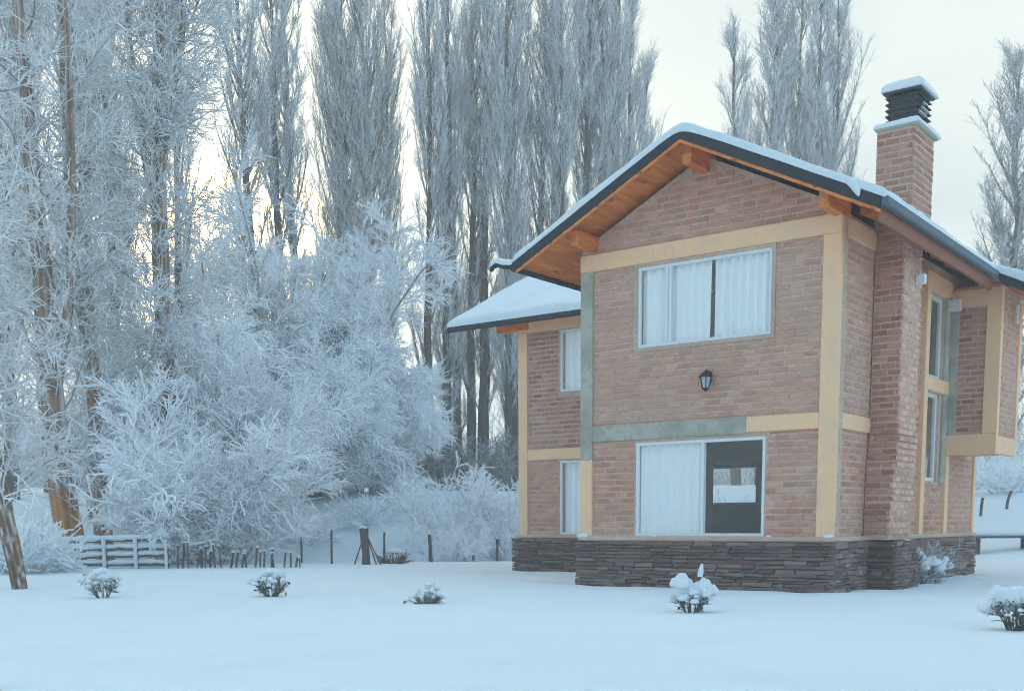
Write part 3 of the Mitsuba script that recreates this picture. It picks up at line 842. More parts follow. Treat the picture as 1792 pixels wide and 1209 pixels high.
G1, G2, G3 = 'tall frosted poplars in the row behind the garden', 'tall frosted poplars behind the roof and chimney', 'frosted poplars crowding the left edge'
for x, y, h, v, w, lab in [
    (-30.31, 15.55, 24.5, 0, 1.0, 'tall grey poplar standing left of the dark blue pair, nearer the glowing gap'),
    (-30.68, 17.79, 24, 1, 1.0, 'tall grey poplar just left of the sky gap beside the dense pair'),
    (-31.35, 21.06, 24.5, 2, 0.85, 'left tree of the dense dark poplar pair above the frosted willow'),
    (-28.79, 20.46, 26, 2, 0.95, 'right tree of the dense dark poplar pair above the frosted willow'),
    (-30.9, 23.6, 25, 0, 0.75, 'poplar half hidden behind the dense dark poplar pair'),
    (-30.41, 16.63, 24, 1, 1.0, 'poplar in the middle of the loose group left of the dense dark pair'),
    (-30.05, 20.9, 25.5, 0, 0.9, 'poplar between the two trees of the dense dark pair'),
    (-26.72, 23.25, 26, 1, 0.9, 'poplar close behind the slender one by the bright gap'),
    (-26.7, 24.65, 26.5, 0, 0.9, 'poplar behind the short one, its top out of view'),
    (-25.4, 26.1, 26.5, 3, 1.15, 'pale poplar filling the row left of the wing roof tip'),
    (-23.45, 26.95, 27.5, 1, 0.95, 'poplar standing close beside the one above the wing roof'),
    (-22.1, 26.9, 26.5, 3, 1.1, 'pale poplar behind the lower half of the left roof slope'),
    (-21.9, 29.3, 27, 1, 0.9, 'pale poplar third from the right end of the long row'),
    (-26.86, 21.9, 26.5, 0, 0.80, 'slender poplar just right of the narrow bright gap'),
    (-28.42, 25.77, 21.5, 3, 0.95, 'shorter poplar whose tip ends below the top of its neighbours'),
    (-25.97, 25.08, 27.5, 1, 1.10, 'third tall poplar to the right of the narrow bright gap'),
    (-23.92, 24.09, 26.5, 2, 0.72, 'poplar with thick dark trunk seen left of the wing roof tip'),
    (-24.18, 26.42, 26, 0, 0.95, 'poplar rising straight above the left wing roof'),
    (-22.09, 25.45, 26.5, 1, 0.80, 'poplar rising above the left eave of the main roof'),
    (-23.15, 28.44, 27.5, 0, 0.8, 'poplar rising behind the middle of the left roof slope'),
    (-21.75, 28.23, 27.5, 2, 0.70, 'poplar rising behind the upper left roof slope'),
    (-21.88, 30.64, 24, 3, 0.85, 'pale poplar second from the right end of the long row'),
    (-22.43, 32.75, 21.5, 3, 0.8, 'low pale poplar ending the long row on the right, left of the roof peak')]:
    put_poplar(x, y, h, v, w, lab, G1)
for x, y, h, v, w, lab in [
    (-20.45, 39.25, 24.5, 3, 1.1, 'shortest poplar at the left of the clump behind the roof ridge'),
    (-19.36, 40.07, 27.5, 1, 1.25, 'widest poplar of the clump behind the roof ridge'),
    (-18.3, 42.4, 28, 0, 1.0, 'thin poplar in the middle of the clump behind the roof ridge'),
    (-18.97, 41.35, 27, 3, 1.35, 'pale poplar set back in the middle of the clump behind the roof ridge'),
    (-17.3, 41.35, 27.5, 1, 1.05, 'second poplar from the right of the clump nearest the chimney'),
    (-16.87, 41.92, 26, 2, 0.95, 'poplar at the right of the clump, nearest the chimney'),
    (-8.34, 45.78, 22.5, 2, 1.25, 'lower poplar at the right edge of the view, right of the chimney'),
    (-7.3, 48.9, 24, 2, 1.3, 'taller poplar cut off by the right edge of the view')]:
    put_poplar(x, y, h, v, w, lab, G2)
for x, y, h, v, w, lab in [
    (-32.1, 5.42, 26, 2, 1.1, 'frosted poplar at the far left edge behind the leaning trunk'),
    (-33.66, 8.02, 28, 0, 1.1, 'frosted poplar behind the leftmost old trunk with orange foot'),
    (-27.9, 6.2, 27, 1, 1.15, 'frosted poplar between the two old brown trunks on the left'),
    (-30.6, 9.1, 28, 2, 0.85, 'frosted poplar just left of the forked old trunk'),
    (-28.0, 9.8, 27, 0, 0.62, 'thin frosted poplar right behind the forked old trunk')
    ]:
    put_poplar(x, y, h, v, w, lab, G3)


def branchy(r, starts, dirs, lens, K1, spec, pull1, r0, wob1=0.14, frost=(0.0, 0.5), droop1=0.0, snowy=False):
    """limbs and further levels; spec: (children, t0, angle lo, hi, length lo, hi, K, pull z, radius0, radius1, frost lo, frost hi, droop, up)"""
    L = grow(r, starts, dirs, lens, K1, pull1, wob1, droop1)
    n = len(starts)
    limbs = [(L, radii(n, K1, r0, np.asarray(r0) * 0.25 + 0.004), 6, tone(r, n, BARK, FROST, *frost))]
    twigs = []
    for lev, (c, t0, a0, a1, l0, l1, K, pz, q0, q1, f0, f1, dr, up) in enumerate(spec):
        i = np.repeat(np.arange(len(L)), c); t = r.uniform(t0, 1.0, len(i))
        p, d = sample(r, L, i, t)
        L = grow(r, p, side(r, d, r.uniform(a0, a1, len(i)), up), r.uniform(l0, l1, len(i)) * (1.15 - 0.5 * t), K, (0, 0, pz), 0.25, dr)
        if snowy and lev < 2:
            twigs.append((L + np.array([0, 0, q0 * 0.55]), radii(len(i), K, q0 * 1.05, q1 * 1.7), 3, tone(r, len(i), FROST, np.array([0.88, 0.91, 0.93]), 0.2, 1)))
        (limbs if q0 > 0.03 else twigs).append((L, radii(len(i), K, q0, q1), 4 if q0 > 0.03 else 3, tone(r, len(i), BARE, FROST, f0, f1)))
    return limbs, twigs


def bush(name, label, cat_, x, y, seed, n, length, spread, spec, r0, pull1, group=None, wob1=0.16, droop1=0.0, frost=(0.1, 0.6), ring=0.5, dirbias=(0, 0, 0), snowy=True):
    r = np.random.default_rng(seed)
    z = float(H(x, y))
    az = r.uniform(0, 2 * np.pi, n); s = np.sqrt(r.uniform(0.02, 1, n))
    st = np.stack([x + ring * s * np.cos(az), y + ring * s * np.sin(az), np.full(n, z - 0.15)], 1)
    d = np.stack([np.cos(az) * s * spread, np.sin(az) * s * spread, np.ones(n)], 1) + np.asarray(dirbias)
    ln = r.uniform(length[0], length[1], n)
    limbs, twigs = branchy(r, st, d, ln, 8, spec, pull1, np.full(n, r0) * r.uniform(0.6, 1.1, n), wob1, frost, droop1, snowy)
    k = thing(name, label, cat_, group)
    m, c = mesh_of(limbs); scene[f'{k}__stems'] = mikit.ply(m, 'mat_bark', smooth=True, color=c)
    m, c = mesh_of(twigs); scene[f'{k}__twigs'] = mikit.ply(m, 'mat_twig', smooth=False, color=c)
    return k


# the big arching willow and the bushes round it
W3 = [(12, 0.22, 20, 60, 1.4, 3.2, 5, 0.0, 0.034, 0.014, 0.35, 0.85, 1.1, 0.12), (11, 0.10, 20, 55, 0.6, 1.6, 4, -0.2, 0.020, 0.011, 0.7, 1.0, 0.9, 0.05), (8, 0.10, 20, 55, 0.25, 0.65, 3, -0.1, 0.017, 0.010, 0.8, 1.0, 0.2, 0.0)]
bush('willow_tree', 'big frosted willow with arching branches left of the poplar row', 'tree', -27.75, 14.94, 11, 32, (6.0, 12.0), 0.46, W3, 0.085, (0, 0, 0.25), wob1=0.2, droop1=1.6, frost=(0.0, 0.35), ring=1.1)
bush('willow_tree', 'lower frosted willow spreading right, its twigs hanging towards the field', 'tree', -26.3, 15.0, 12, 24, (3.2, 5.4), 0.62, W3, 0.06, (0, 0, 0.15), wob1=0.2, droop1=1.8, frost=(0.1, 0.5), ring=1.4)
W4 = [(11, 0.15, 25, 65, 0.8, 1.9, 5, 0.0, 0.030, 0.014, 0.5, 0.95, 0.5, 0.05), (8, 0.12, 25, 65, 0.4, 1.0, 4, 0.0, 0.023, 0.013, 0.6, 1.0, 0.2, 0.05), (5, 0.15, 25, 65, 0.2, 0.5, 3, 0.0, 0.020, 0.012, 0.7, 1.0, 0.05, 0.05)]
for x, y, s, n, ln, sp, lab in [
    (-26.0, 14.3, 111, 14, (1.5, 3.2), 0.9, 'low skirt of frosted branches at the foot of the big willow'),
    (-25.7, 16.4, 112, 12, (1.0, 2.1), 0.8, 'low frosted bush at the right foot of the willows, edge of the field'),
    (-27.6, 12.2, 113, 14, (1.8, 3.6), 0.8, 'frosted bush at the left foot of the big willow')]:
    bush('frosted_bush', lab, 'bush', x, y, s, n, ln, sp, W4, 0.04, (0, 0, 0.1), droop1=1.2, frost=(0.3, 0.7), ring=0.8)
W1 = [(9, 0.12, 20, 55, 0.5, 1.1, 4, 0.1, 0.020, 0.011, 0.5, 1.0, 0.1, 0.1), (7, 0.15, 25, 60, 0.2, 0.55, 3, 0.05, 0.017, 0.009, 0.7, 1.0, 0.05, 0.05)]
W2 = [(12, 0.15, 25, 65, 0.9, 2.0, 5, 0.05, 0.032, 0.014, 0.6, 1.0, 0.3, 0.12), (9, 0.12, 25, 65, 0.4, 1.0, 4, 0.0, 0.021, 0.012, 0.75, 1.0, 0.15, 0.08), (6, 0.15, 25, 65, 0.18, 0.45, 3, 0.0, 0.018, 0.010, 0.7, 1.0, 0.05, 0.05)]
bush('frosted_bush', 'dense white frosted bush behind the rail fence', 'bush', -19.75, 3.7, 13, 24, (3.0, 5.2), 0.8, W2, 0.05, (0, 0, 0.1), droop1=0.9, frost=(0.2, 0.7), ring=1.3)
bush('frosted_bush', 'white frosted bush right of the rail fence, over the broken pickets', 'bush', -18.6, 3.6, 14, 16, (1.2, 2.2), 1.0, W1, 0.04, (0, 0, 0.1), droop1=1.2, frost=(0.3, 0.8), ring=1.0)
bush('frosted_bush', 'tall frosted bush between the old trunks and the willow', 'bush', -23.6, 6.9, 15, 18, (4.0, 7.0), 0.55, W3, 0.06, (0, 0, 0.2), droop1=0.8, frost=(0.1, 0.5), ring=1.0)
for x, y, s, n, ln, sp, lab in [
    (-15.2, 12.5, 21, 26, (1.8, 3.4), 0.75, 'white frosted bush beside the left wing of the house'),
    (-17.1, 11.9, 22, 26, (1.2, 2.6), 0.9, 'white frosted bush behind the middle fence posts'),
    (-15.9, 9.9, 27, 14, (0.6, 1.3), 1.1, 'low frosted scrub behind the two fence posts nearest the house'),
    (-17.9, -2.6, 26, 26, (0.5, 1.0), 0.8, 'spray of frosted tall grass beside the leaning trunk')]:
    bush('frosted_bush', lab, 'bush', x, y, s, n, ln, sp, W1, 0.02, (0, 0, 0.2), droop1=0.6, frost=(0.3, 0.8), ring=0.6)
for x, y, s, n, ln, sp, lab in [
    (-21.46, 9.4, 131, 9, (0.4, 0.9), 1.1, 'low frosted scrub at the left end of the open bank'),
    (-21.5, 12.35, 132, 8, (0.35, 0.7), 1.2, 'lowest tuft of frosted scrub, on the middle of the open bank'),
    (-21.1, 14.6, 133, 10, (0.4, 0.9), 1.1, 'frosted scrub near the top of the open bank'),
    (-3.9, 27.0, 134, 12, (0.4, 0.9), 1.1, 'frosted scrub on the slope right of the house, behind the stakes'),
    (-3.0, 29.2, 135, 12, (0.5, 1.1), 1.1, 'frosted scrub higher on the slope at the right edge of the view'),
    (-4.9, 31.0, 136, 14, (0.5, 1.2), 1.1, 'frosted scrub along the top of the slope beside the house corner')]:
    bush('frosted_bush', lab, 'bush', x, y, s, n, ln, sp, W1, 0.018, (0, 0, 0.2), droop1=0.6, frost=(0.3, 0.8), ring=0.5)
for x, y, s, n, ln, sp, lab in [
    (-27.0, 21.2, 31, 20, (1.2, 2.4), 0.8, 'dark scrub at the foot of the leftmost poplars of the row'),
    (-25.2, 22.6, 32, 20, (1.2, 2.6), 0.8, 'dark scrub between the poplar trunks, in the middle'),
    (-23.0, 23.6, 33, 20, (1.2, 2.8), 0.8, 'dark scrub at the foot of the poplars beside the house')]:
    bush('scrub', lab, 'bush', x, y, s, n, ln, sp, snowy=False, spec=[(9, 0.1, 20, 55, 0.5, 1.2, 4, 0.1, 0.028, 0.016, 0.0, 0.3, 0.1, 0.1), (6, 0.15, 25, 60, 0.2, 0.6, 3, 0.05, 0.022, 0.012, 0.0, 0.4, 0.05, 0.05)], r0=0.03, pull1=(0, 0, 0.2), droop1=0.5, frost=(0.0, 0.2), ring=1.0)


# old trunks on the left, ridged bark, orange where the bark has come off
def bark_trunk(pts, rad, seed, orange=None, sides=30, K=90):
    r = np.random.default_rng(seed)
    pts = np.asarray(pts, float); s = np.linspace(0, 1, len(pts))
    q = np.linspace(0, 1, K)
    c = np.stack([np.interp(q, s, pts[:, i]) for i in range(3)], 1)
    for _ in range(3):
        c[1:-1] = (c[:-2] + 2 * c[1:-1] + c[2:]) / 4
    rr = np.interp(q, s, rad)
    v, f, _ = tubes(c[None], np.ones((1, K)), sides)
    v = v.reshape(K, sides, 3)
    off = v - c[:, None]
    an = np.arange(sides)
    ph = r.uniform(0, 6, 4)
    A, Q = np.meshgrid(an * 2 * np.pi / sides, q * 18, indexing='xy')
    furrow = np.sin(9 * A + ph[1] + 2.2 * nz(A * 0.8, Q * 0.8, 1.0, seed + 2) + 0.25 * Q)
    ridge = 1 + 0.10 * np.sin(4 * A + ph[0] + 0.4 * np.sin(Q * 0.7)) + 0.075 * furrow + 0.12 * (nz(A * 1.5, Q, 1.0, seed) - 0.5)
    v = c[:, None] + off * (rr[:, None] * ridge)[..., None]
    n1 = nz(v[..., 0] * 1.0 + v[..., 1], v[..., 2], 3.0, seed); n2 = nz(A * 3, Q * 2.2, 1.0, seed + 4)
    col = BARK * (0.75 + 1.3 * n1[..., None] + 0.45 * furrow[..., None]) * np.array([1.75, 1.30, 1.02])
    fl = (sm(0.50, 0.85, n2 + 0.05 * furrow) * 0.6)[..., None]
    col = col * (1 - fl) + FROST * fl
    if orange is not None:
        z0, z1, a0, wd = orange
        az = np.arctan2(off[..., 1], off[..., 0])
        m = (sm(z0 - 0.12, z0 + 0.1, v[..., 2]) * (1 - sm(z1 - 0.25, z1 + 0.1, v[..., 2] + 0.35 * (n1 - 0.5)))) * sm(-0.15, 0.25, np.cos(az - a0) - math.cos(wd) + 0.4 * (n2 - 0.5))
        m = m[..., None]
        col = col * (1 - m) + (np.array([0.46, 0.20, 0.075]) * (0.6 + 0.6 * n1[..., None] + 0.18 * furrow[..., None])) * m
    return (v.reshape(-1, 3), f), col.reshape(-1, 3), c, rr


RX, RYV = _R[:2], None


def along(px_base, pts, depth=0.0):
    """(sideways, forward, height) offsets in metres from a foot point"""
    fwd = np.array([-_R[1], _R[0]])
    return [(px_base[0] + a * _R[0] + b * fwd[0], px_base[1] + a * _R[1] + b * fwd[1], z) for a, b, z in pts]


def old_tree(label, foot, path, rad, seed, n1, orange=None, len1=(1.2, 3.0), t0=0.12, up=0.25, frost=(0.35, 0.95), forks=(), ang=(40, 85)):
    z = float(H(*foot))
    pts = along(foot, [(a, b, c + z) for a, b, c in path])
    m, col, c, rr = bark_trunk(pts, rad, seed, orange)
    k = thing('old_poplar', label, 'tree', 'old poplars with thick brown trunks on the left')
    scene[f'{k}__trunk'] = mikit.ply(m, 'mat_bark', smooth=True, color=col)
    r = np.random.default_rng(seed + 500)
    axes = [c]
    for i, (fp, fr) in enumerate(forks):
        m, col, cc, _ = bark_trunk(along(foot, [(a, b, q + z) for a, b, q in fp]), fr, seed + 9 + i, None, 12, 40)
        add(f'{k}__limb', m, 'mat_bark', smooth=True, color=col)
        axes.append(cc)
    st, dd = [], []
    for ax in axes:
        n = int(n1 * (1.0 if ax is c else 0.6))
        p, d = sample(r, ax[None], np.zeros(n, int), r.uniform(t0, 1, n))
        st.append(p); dd.append(side(r, d, r.uniform(ang[0], ang[1], n), up))
    st, dd = np.vstack(st), np.vstack(dd)
    n = len(st)
    spec = [(8, 0.15, 25, 65, 0.5, 1.3, 4, 0.0, 0.017, 0.009, frost[0], frost[1], 0.35, 0.05), (6, 0.15, 25, 65, 0.2, 0.55, 3, 0.0, 0.013, 0.007, frost[0] + 0.1, 1.0, 0.1, 0.0)]
    limbs, twigs = branchy(r, st, dd, r.uniform(len1[0], len1[1], n), 6, spec, (0, 0, 0.35), r.uniform(0.016, 0.034, n), 0.28, (0.1, 0.7), 0.5)
    m, cl = mesh_of(limbs); scene[f'{k}__branches'] = mikit.ply(m, 'mat_bark', smooth=True, color=cl)
    m, cl = mesh_of(twigs); scene[f'{k}__twigs'] = mikit.ply(m, 'mat_twig', smooth=False, color=cl)


AZ = math.atan2(-_F[1], -_F[0])
old_tree('old poplar with orange bare wood at its foot, left of the rail fence', (-21.3, 0.9), [(0.05, 0, -0.3), (0.0, 0, 1.2), (-0.15, 0, 2.5), (-0.25, 0, 5.0), (-0.42, 0.2, 8.0), (-0.6, 0.3, 11), (-0.75, 0.3, 16)], [0.40, 0.34, 0.29, 0.26, 0.22, 0.17, 0.09], 41, 85, (0.25, 1.95, AZ + 0.25, 1.5), t0=0.2,
         forks=[([(-0.2, 0, 4.6), (0.15, 0.2, 6.5), (0.35, 0.3, 8.5), (0.5, 0.3, 12), (0.55, 0.3, 16)], [0.15, 0.14, 0.12, 0.09, 0.05])])
old_tree('old poplar with an orange scar halfway up, second trunk from the left', (-22.38, 2.61), [(0.05, 0, -0.3), (0.0, 0, 3.0), (0.0, 0, 5.0), (-0.25, 0.1, 7.6), (-0.5, 0.2, 11), (-0.45, 0.2, 17)], [0.24, 0.21, 0.2, 0.18, 0.14, 0.08], 42, 80, (4.2, 5.4, AZ + 0.2, 1.2))
old_tree('old dark poplar that forks above, just left of the bright gap', (-21.6, 4.45), [(0.05, 0, -0.3), (0.0, 0, 4.5), (-0.05, 0, 8.0), (-0.02, 0.1, 11.5), (0.12, 0.2, 15), (0.25, 0.2, 19)], [0.24, 0.23, 0.22, 0.19, 0.13, 0.06], 43, 110, None,
         forks=[([(0.0, 0.1, 11.0), (0.35, 0.2, 13), (0.75, 0.3, 15), (1.0, 0.3, 18)], [0.13, 0.11, 0.08, 0.05]), ([(-0.02, 0.1, 9.0), (-0.5, 0.3, 12), (-0.8, 0.4, 15), (-0.9, 0.4, 18)], [0.11, 0.10, 0.08, 0.05])], len1=(1.0, 2.4))
old_tree('old poplar trunk leaning out of the left edge, nearest of all trees', (-11.94, -5.91), [(0.02, 0, -0.2), (-0.06, 0, 0.5), (-0.22, 0, 1.4), (-0.42, 0, 2.6), (-0.75, 0, 4.5), (-1.2, 0.2, 7.5), (-1.5, 0.3, 11)], [0.12, 0.14, 0.15, 0.15, 0.13, 0.10, 0.05], 44, 70, None, (0.7, 1.7), 0.25)

# ------------------------------------------------------------------ fences and small things in the snow
def lump(x, y, z, rx, ry, rz, seed, sub=2):
    m = trimesh.creation.icosphere(subdivisions=sub)
    v = m.vertices
    k = 1 + 0.35 * (meshkit.noise(v * 1.6 + seed * 3.1) - 0.5) + 0.2 * (meshkit.noise(v * 4.0 + seed) - 0.5)
    v = v * k[:, None] * [rx, ry, rz]
    v[:, 2] = np.where(v[:, 2] < 0, v[:, 2] * 0.45, v[:, 2])
    return trimesh.Trimesh(v + [x, y, z], m.faces, process=False)


fwd2 = np.array([-_R[1], _R[0]])
fence = thing('rail_fence', 'snow covered wooden rail fence panel in front of the white bush', 'fence')
A0, A1 = np.array([-19.55, -0.35]), np.array([-17.1, 0.95])
fd = unit(A1 - A0); fn = np.array([fd[1], -fd[0]])
fr = np.random.default_rng(8)


def bar(p, q, z0, z1, hw, hh, c=0.006):
    """a board from p (x,y) at height z0 to q at height z1"""
    p3, q3 = np.array([*p, z0]), np.array([*q, z1])
    d = unit(q3 - p3); s = unit(np.cross(d, [0, 0, 1.0])); u = np.cross(s, d)
    pts = [e + s * (a * hw) + u * (b * hh) for e in (p3, q3) for a in (-1, 1) for b in (-1, 1)]
    return trimesh.convex.convex_hull(np.array(pts))


for i, (z, dz) in enumerate(((0.66, 0.09), (0.49, 0.03), (0.29, 0.06), (0.11, 0.02))):
    p, q = A0 - fd * (0.25 if i == 0 else -0.05), A1
    add(f'{fence}__rail', bar(p, q, z, z + dz, 0.02, 0.05), 'mat_post')
    pts = [(*(p + (q - p) * t + fn * 0.012 * fr.normal()), z + 0.055 + dz * t + fr.normal(0, 0.008)) for t in np.linspace(0, 1, 18)]
    add(f'{fence}__snow', tube(pts, list((0.062 if i else 0.075) * fr.uniform(0.7, 1.15, 18)), 8), 'mat_snowcap', 60)
for t, w_ in ((0.03, 0.04), (0.40, 0.045), (0.70, 0.04), (0.985, 0.035)):
    b = A0 + (A1 - A0) * t
    add(f'{fence}__post', bar(b + fn * 0.04, b + fn * 0.04, -0.3, 0.84 + 0.05 * t, w_, w_), 'mat_post') if False else add(f'{fence}__post', cbx(b[0] + fn[0] * 0.045 - w_, b[0] + fn[0] * 0.045 + w_, b[1] + fn[1] * 0.045 - w_, b[1] + fn[1] * 0.045 + w_, -0.3, 0.72 + 0.06 * fr.normal(), 0.008), 'mat_post')
    pts = [(b[0] + fn[0] * 0.1, b[1] + fn[1] * 0.1, zz) for zz in np.linspace(0.0, 0.74, 12)]
    add(f'{fence}__snow', tube(pts, list(w_ * 1.25 * fr.uniform(0.7, 1.1, 12)), 7), 'mat_snowcap', 60)
pk = thing('picket_fence', 'broken dark picket fence leaning under the frosted bush', 'fence')
for i in range(22):
    t = i / 21 * 1.75
    b = np.array([-16.95, 1.05]) * (1 - t) + np.array([-15.6, 2.1]) * t + fr.normal(0, 0.03, 2)
    lean = fr.normal(0.02, 0.07, 2)
    hgt = fr.uniform(0.38, 0.72) * (1 - 0.2 * t)
    pz = float(H(*b))
    add(f'{pk}__snow', lump(b[0] + lean[0], b[1] + lean[1], pz + hgt, 0.05, 0.05, 0.035, i, 1), 'mat_snowcap', True)
    add(f'{pk}__picket', bar(b, b + lean, pz - 0.25, pz + hgt, fr.uniform(0.014, 0.03), 0.014), 'mat_post')
for z in (0.25, 0.55):
    add(f'{pk}__wire', tube([(-16.95, 1.05, z), (-16.3, 1.55, z - 0.06), (-15.6, 2.1, z - 0.05)], 0.006, 5), 'mat_post')

PG = 'dark fence posts in a loose row behind the lawn'
for x, y, hgt, rad, ln, lab in [
    (-14.9, 8.19, 0.92, 0.062, (-0.05, 0), 'tallest dark fence post in the middle of the row'),
    (-15.02, 9.81, 0.84, 0.035, (0.02, 0), 'thin fence post, left of the close pair'),
    (-14.77, 9.94, 0.82, 0.042, (0.0, 0.02), 'fence post, right of the close pair'),
    (-14.79, 11.13, 0.88, 0.05, (0.01, 0), 'fence post nearest the corner of the house'),
    (-14.45, 5.75, 0.82, 0.03, (0.02, 0.02), 'thin post rising behind the dark round scrub'),
    (-15.82, 5.17, 0.90, 0.032, (0.03, 0.0), 'thin post with a twig leaning on it'),
    (-17.55, 5.7, 0.88, 0.03, (0.0, 0.0), 'thin post at the left end of the row')]:
    k = thing('fence_post', lab, 'post', PG)
    z = float(H(x, y))
    pts = [(x + ln[0] * t + fr.normal(0, 0.006), y + ln[1] * t, z - 0.2 + (hgt + 0.2) * t) for t in np.linspace(0, 1, 7)]
    add(f'{k}__shaft', tube(pts, list(rad * fr.uniform(0.85, 1.1, 7)), 8), 'mat_post', 50)
    add(f'{k}__snow', lump(pts[-1][0], pts[-1][1], pts[-1][2] + 0.01, rad * 1.15, rad * 1.15, 0.05, int(hgt * 100), 1), 'mat_snowcap', True)
st = thing('tree_stump', 'dark forked stump with two leaning sticks in the post row', 'stump')
sx, sy = -14.41, 5.03
sz = float(H(sx, sy))
add(f'{st}__trunk', tube([(sx, sy, sz - 0.2), (sx + 0.01, sy, sz + 0.25), (sx - 0.03, sy, sz + 0.6), (sx - 0.05, sy, sz + 0.95)], [0.13, 0.10, 0.11, 0.12], 10), 'mat_post', 50)
for dx in (-0.33, 0.3, 0.42):
    add(f'{st}__stick', tube([(sx + dx * 0.8, sy + dx * 0.6, sz - 0.1), (sx + dx * 0.1, sy + dx * 0.1, sz + 0.75 - 0.1 * abs(dx))], [0.022, 0.014], 6), 'mat_post')
add(f'{st}__snow', lump(sx - 0.05, sy, sz + 0.94, 0.13, 0.13, 0.06, 3), 'mat_snowcap', True)
k = thing('twig_heap', 'dark round heap of twigs right of the stump', 'bush')
r_ = np.random.default_rng(61)
hp = np.array([-14.31, 6.0, float(H(-14.31, 6.0))])
n_ = 130
az = r_.uniform(0, 2 * np.pi, n_)
P_ = grow(r_, hp + np.stack([0.16 * np.cos(az), 0.16 * np.sin(az), np.full(n_, -0.05)], 1), np.stack([np.cos(az), np.sin(az), r_.uniform(0.4, 2.2, n_)], 1), r_.uniform(0.22, 0.48, n_), 5, (0, 0, 0), 0.3, 0.9)
m, c = mesh_of([(P_, radii(n_, 5, 0.013, 0.006), 4, tone(r_, n_, BARK, BARE, 0, 1))])
scene[f'{k}__twigs'] = mikit.ply(m, 'mat_twig', color=c)
scene[f'{k}__snow'] = mikit.ply(lump(hp[0], hp[1], hp[2] + 0.30, 0.26, 0.26, 0.10, 9), 'mat_snowcap', smooth=True)


def shrub(label, x, y, hgt, wid, seed, lobes, stems=26, leafs=90, stick=None):
    """a snow laden rose bush: dark stems and leaves under pillows of snow"""
    r = np.random.default_rng(seed)
    z = float(H(x, y))
    k = thing('garden_shrub', label, 'shrub', 'snow laden garden shrubs on the lawn')
    az = r.uniform(0, 2 * np.pi, stems)
    o = np.array([x, y, z])
    sp = wid / hgt * 0.62
    S = grow(r, o + np.stack([0.05 * np.cos(az), 0.05 * np.sin(az), np.full(stems, -0.05)], 1), np.stack([sp * np.cos(az), sp * np.sin(az), np.ones(stems)], 1), r.uniform(0.6, 1.0, stems) * hgt * 0.95, 6, (0, 0, 0.15), 0.28, 0.3)
    i = np.repeat(np.arange(stems), 5); t = r.uniform(0.3, 1, len(i))
    p, d = sample(r, S, i, t)
    S2 = grow(r, p, side(r, d, r.uniform(25, 70, len(i)), 0.1), r.uniform(0.10, 0.24, len(i)) * hgt * 1.6, 4, (0, 0, 0), 0.3)
    m, c = mesh_of([(S, radii(stems, 6, 0.010, 0.005), 4, tone(r, stems, BARK * 0.7, BARE, 0, 0.6)), (S2, radii(len(i), 4, 0.006, 0.003), 3, tone(r, len(i), BARK * 0.8, FROST, 0.0, 0.6))])
    scene[f'{k}__stems'] = mikit.ply(m, 'mat_twig', color=c)
    # leaves: small bent blades
    i = r.integers(0, len(S2), leafs); p, d = sample(r, S2, i, r.uniform(0.2, 1, leafs))
    a = side(r, d, r.uniform(30, 90, leafs), -0.1); b = unit(np.cross(a, r.normal(0, 1, a.shape)))
    l = r.uniform(0.03, 0.055, (leafs, 1)); w = l * 0.42
    q = np.stack([p, p + a * l * 0.5 + b * w, p + a * l, p + a * l * 0.5 - b * w], 1)
    q[:, 2, 2] -= 0.008
    V = q.reshape(-1, 3); j = np.arange(leafs) * 4
    F = np.vstack([np.stack([j, j + 1, j + 2], 1), np.stack([j, j + 2, j + 3], 1)])
    scene[f'{k}__leaves'] = mikit.ply((V, F), 'mat_leaf')
    sn = []
    for q, (a, h_, rx, rz) in enumerate(lobes):
        cx, cy = x + a * _R[0], y + a * _R[1]
        for u in range(7):
            oa = r.normal(0, rx * 0.45); ob = r.normal(0, rx * 0.45)
            s = r.uniform(0.45, 0.8)
            sn.append(lump(cx + oa, cy + ob, z + h_ - abs(oa) * 0.5 - abs(ob) * 0.3 + r.normal(0, rz * 0.2), rx * s, rx * s, rz * s * 1.2, seed + u + 7 * q))
    tips = S2[r.permutation(len(S2))[:34], -1]
    for u, tp in enumerate(tips):
        if tp[2] > z + hgt * 0.35:
            s = r.uniform(0.018, 0.045)
            sn.append(lump(tp[0], tp[1], tp[2] + 0.005, s * 1.3, s * 1.3, s, u, 1))
    scene[f'{k}__snow'] = mikit.ply(cat(sn), 'mat_snowcap', smooth=True)
    labels[f'{k}__snow'] = {'kind': 'stuff', 'label': 'pillows and crumbs of snow caught in the shrub'}
    if stick:
        (a, h0, h1) = stick
        cx, cy = x + a * _R[0], y + a * _R[1]
        add(f'{k}__stick', tube([(cx, cy, z + h0 - 0.3), (cx + 0.02, cy, z + h1)], 0.008, 5), 'mat_post')
        scene[f'{k}__stick_snow'] = mikit.ply(tube([(cx, cy, z + h0), (cx + 0.01, cy, z + (h0 + h1) / 2), (cx + 0.025, cy, z + h1 + 0.02)], [0.035, 0.033, 0.014], 8), 'mat_snowcap', smooth=60)


